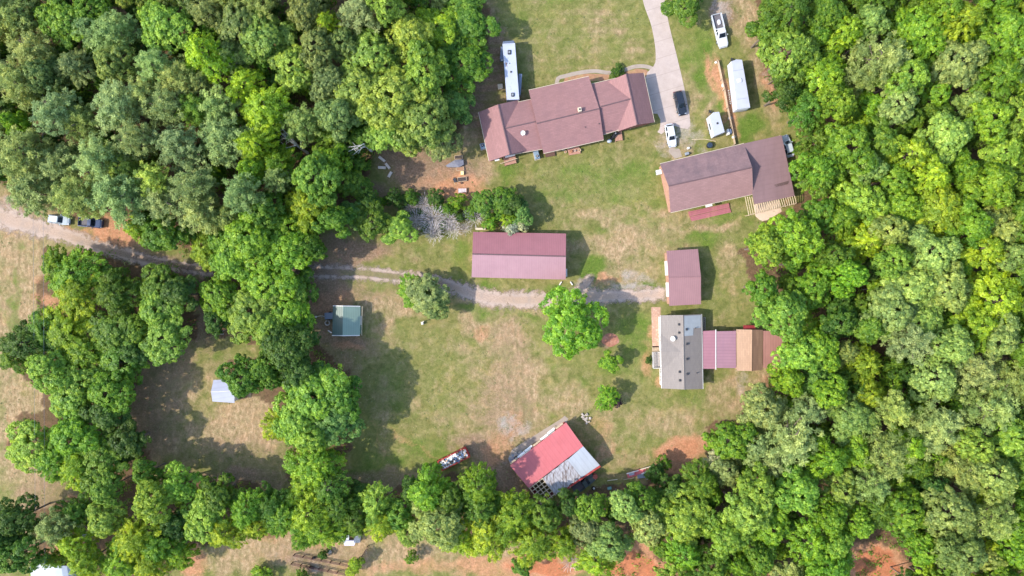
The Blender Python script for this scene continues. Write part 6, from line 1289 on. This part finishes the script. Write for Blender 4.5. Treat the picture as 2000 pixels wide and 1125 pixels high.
# bleached snags
def snag(x, y, a, L, lab):
    p = P(x, y, 5); g = random.Random(x); t = thing('dead_tree', lab, 'dead tree', (p.x, p.y, 0)); b = MB(); d = Vector((math.cos(a), math.sin(a), .0)); s0 = Vector((p.x, p.y, 0)); top = s0+Vector((0,0,7))
    b.tube([s0-Vector((0,0,.2)), s0+Vector((0,0,4)), top], [.3,.22,.12], 8)
    for i in range(9):
        q = s0.lerp(top, .6+.4*i/8); a2 = a+g.uniform(-1.1,1.1); e = q+Vector((math.cos(a2), math.sin(a2), g.uniform(.15,.6)))*L*g.uniform(.5,1); m_ = q.lerp(e,.5)+Vector((g.uniform(-.3,.3), g.uniform(-.3,.3),.2)); b.tube([q, m_, e], [.12,.08,.03], 5)
        for k in range(3): f = m_.lerp(e, .3*k)+Vector((g.uniform(-1,1), g.uniform(-1,1), g.uniform(0,.6)))*L*.25; b.tube([m_.lerp(e,.3*k), f], [.05,.02], 4)
    b.build('trunk', M_SNAG, t)
snag(585, 288, 2.4, 4.6, 'bleached dead tree with spreading bare limbs in the dark gap of the wood'); snag(715, 285, 3.4, 3.2, 'thin bleached dead tree at the west edge of the leafy clearing'); snag(1825, 345, .4, 3.5, 'bare dead tree showing in a gap of the east wood'); snag(170, 1045, .6, 2.6, 'small bleached dead tree in the bottom-left grove')
snag(92, 660, .3, 2.2, 'small bleached dead tree in the grove near the left edge'); snag(640, 945, .3, 2.4, 'small bleached dead tree in the bottom tree line under the round tree clump')

# ---------------------------------------------------------------- undergrowth and grass tufts (uncountable)
def scatter_leaves(name, pts, rad, hgt, leaf, per, col, seed, label):
    g = np.random.default_rng(seed); n = len(pts); idx = np.repeat(np.arange(n), per); m = len(idx); rs = rad*g.uniform(.5,1.4,n)
    d = unit(g.normal(size=(m, 3))); d[:, 2] = np.abs(d[:, 2]); p = pts[idx] + d*rs[idx][:, None]*np.array([1, 1, hgt/rad])*g.uniform(.4,1,(m, 1))
    N = unit(d+np.array([0, 0, .8])+g.normal(size=(m, 3))*.3); T = unit(np.cross(N, g.normal(size=(m, 3)))); L = leaf*g.uniform(.7,1.4,m)
    v, q = leaf_quads(p, N, T, L, L*.5); me = npmesh(name, v, q); vattr(me, 'clump', np.repeat(g.random(n)[idx], 4)); me.materials.append(M_LEAF)
    o = bpy.data.objects.new(name, me); COL.objects.link(o); o.color = (*col, 1); tag(o, label, 'undergrowth', None, 'stuff'); return o
gn = np.random.default_rng(3); ux = gn.uniform(-60, 2060, 9000); uy = gn.uniform(-60, 1180, 9000)
inw = inpoly(ux, uy, W_NW) | inpoly(ux, uy, W_E) | inpoly(ux, uy, W_SW); dens = fbm(ux/60, uy/60, 8); k = inw & (dens > .44)
up = np.stack([(ux[k]-1000)*.1, (562.5-uy[k])*.1, np.full(k.sum(), .05)], 1)
scatter_leaves('undergrowth', up, .9, 1.2, .36, 16, PAL['mid green'], 5, 'low leafy undergrowth covering the floor of the woods')
ux = gn.uniform(0, 2000, 16000); uy = gn.uniform(0, 1125, 16000)
onroad = np.zeros(len(ux), bool)
solid = [z1((135,655),(283,597),(515,490),(970,385),(1385,358),(1467,732),(1083,864),(215,1028)), z3((222,540),(1290,288),(1405,822),(312,968)), z4((163,85),(835,97),(833,430),(152,413)), [(1290,486),(1372,486),(1372,600),(1290,600)], [(1262,598),(1540,598),(1540,765),(1262,765)], z6((650,540),(1107,188),(1380,535),(905,858)), [(645,593),(708,593),(708,660),(645,660)], [(1250,-5),(1345,-5),(1352,255),(1250,255)], [(975,75),(1025,75),(1025,205),(975,205)], [(1380,110),(1480,110),(1480,275),(1380,275)]]
for pl in solid: onroad |= inpoly(ux, uy, pl)
sp = spline([(-300,395),(0,428),(120,458),(270,503),(450,530),(700,533),(880,560),(1040,586),(1150,580),(1310,572)], 10)
for q in sp: onroad |= np.hypot(ux-q[0], (uy-q[1])*1.1) < 17
wdl = inpoly(ux, uy, W_NW) | inpoly(ux, uy, W_E) | inpoly(ux, uy, W_SW); dens = fbm(ux/34, uy/34, 18, 3); k = ~onroad & ~wdl & (dens > .52)
gp = np.stack([(ux[k]-1000)*.1, (562.5-uy[k])*.1, np.full(k.sum(), .0)], 1)
scatter_leaves('grass_tufts', gp[::2], .22, .12, .13, 7, (.22,.25,.10), 6, 'small tufts of grass and weeds across the lawns'); scatter_leaves('weeds', gp[1::8], .28, .14, .16, 9, (.15,.22,.06), 9, 'darker green weeds dotted across the lawns')
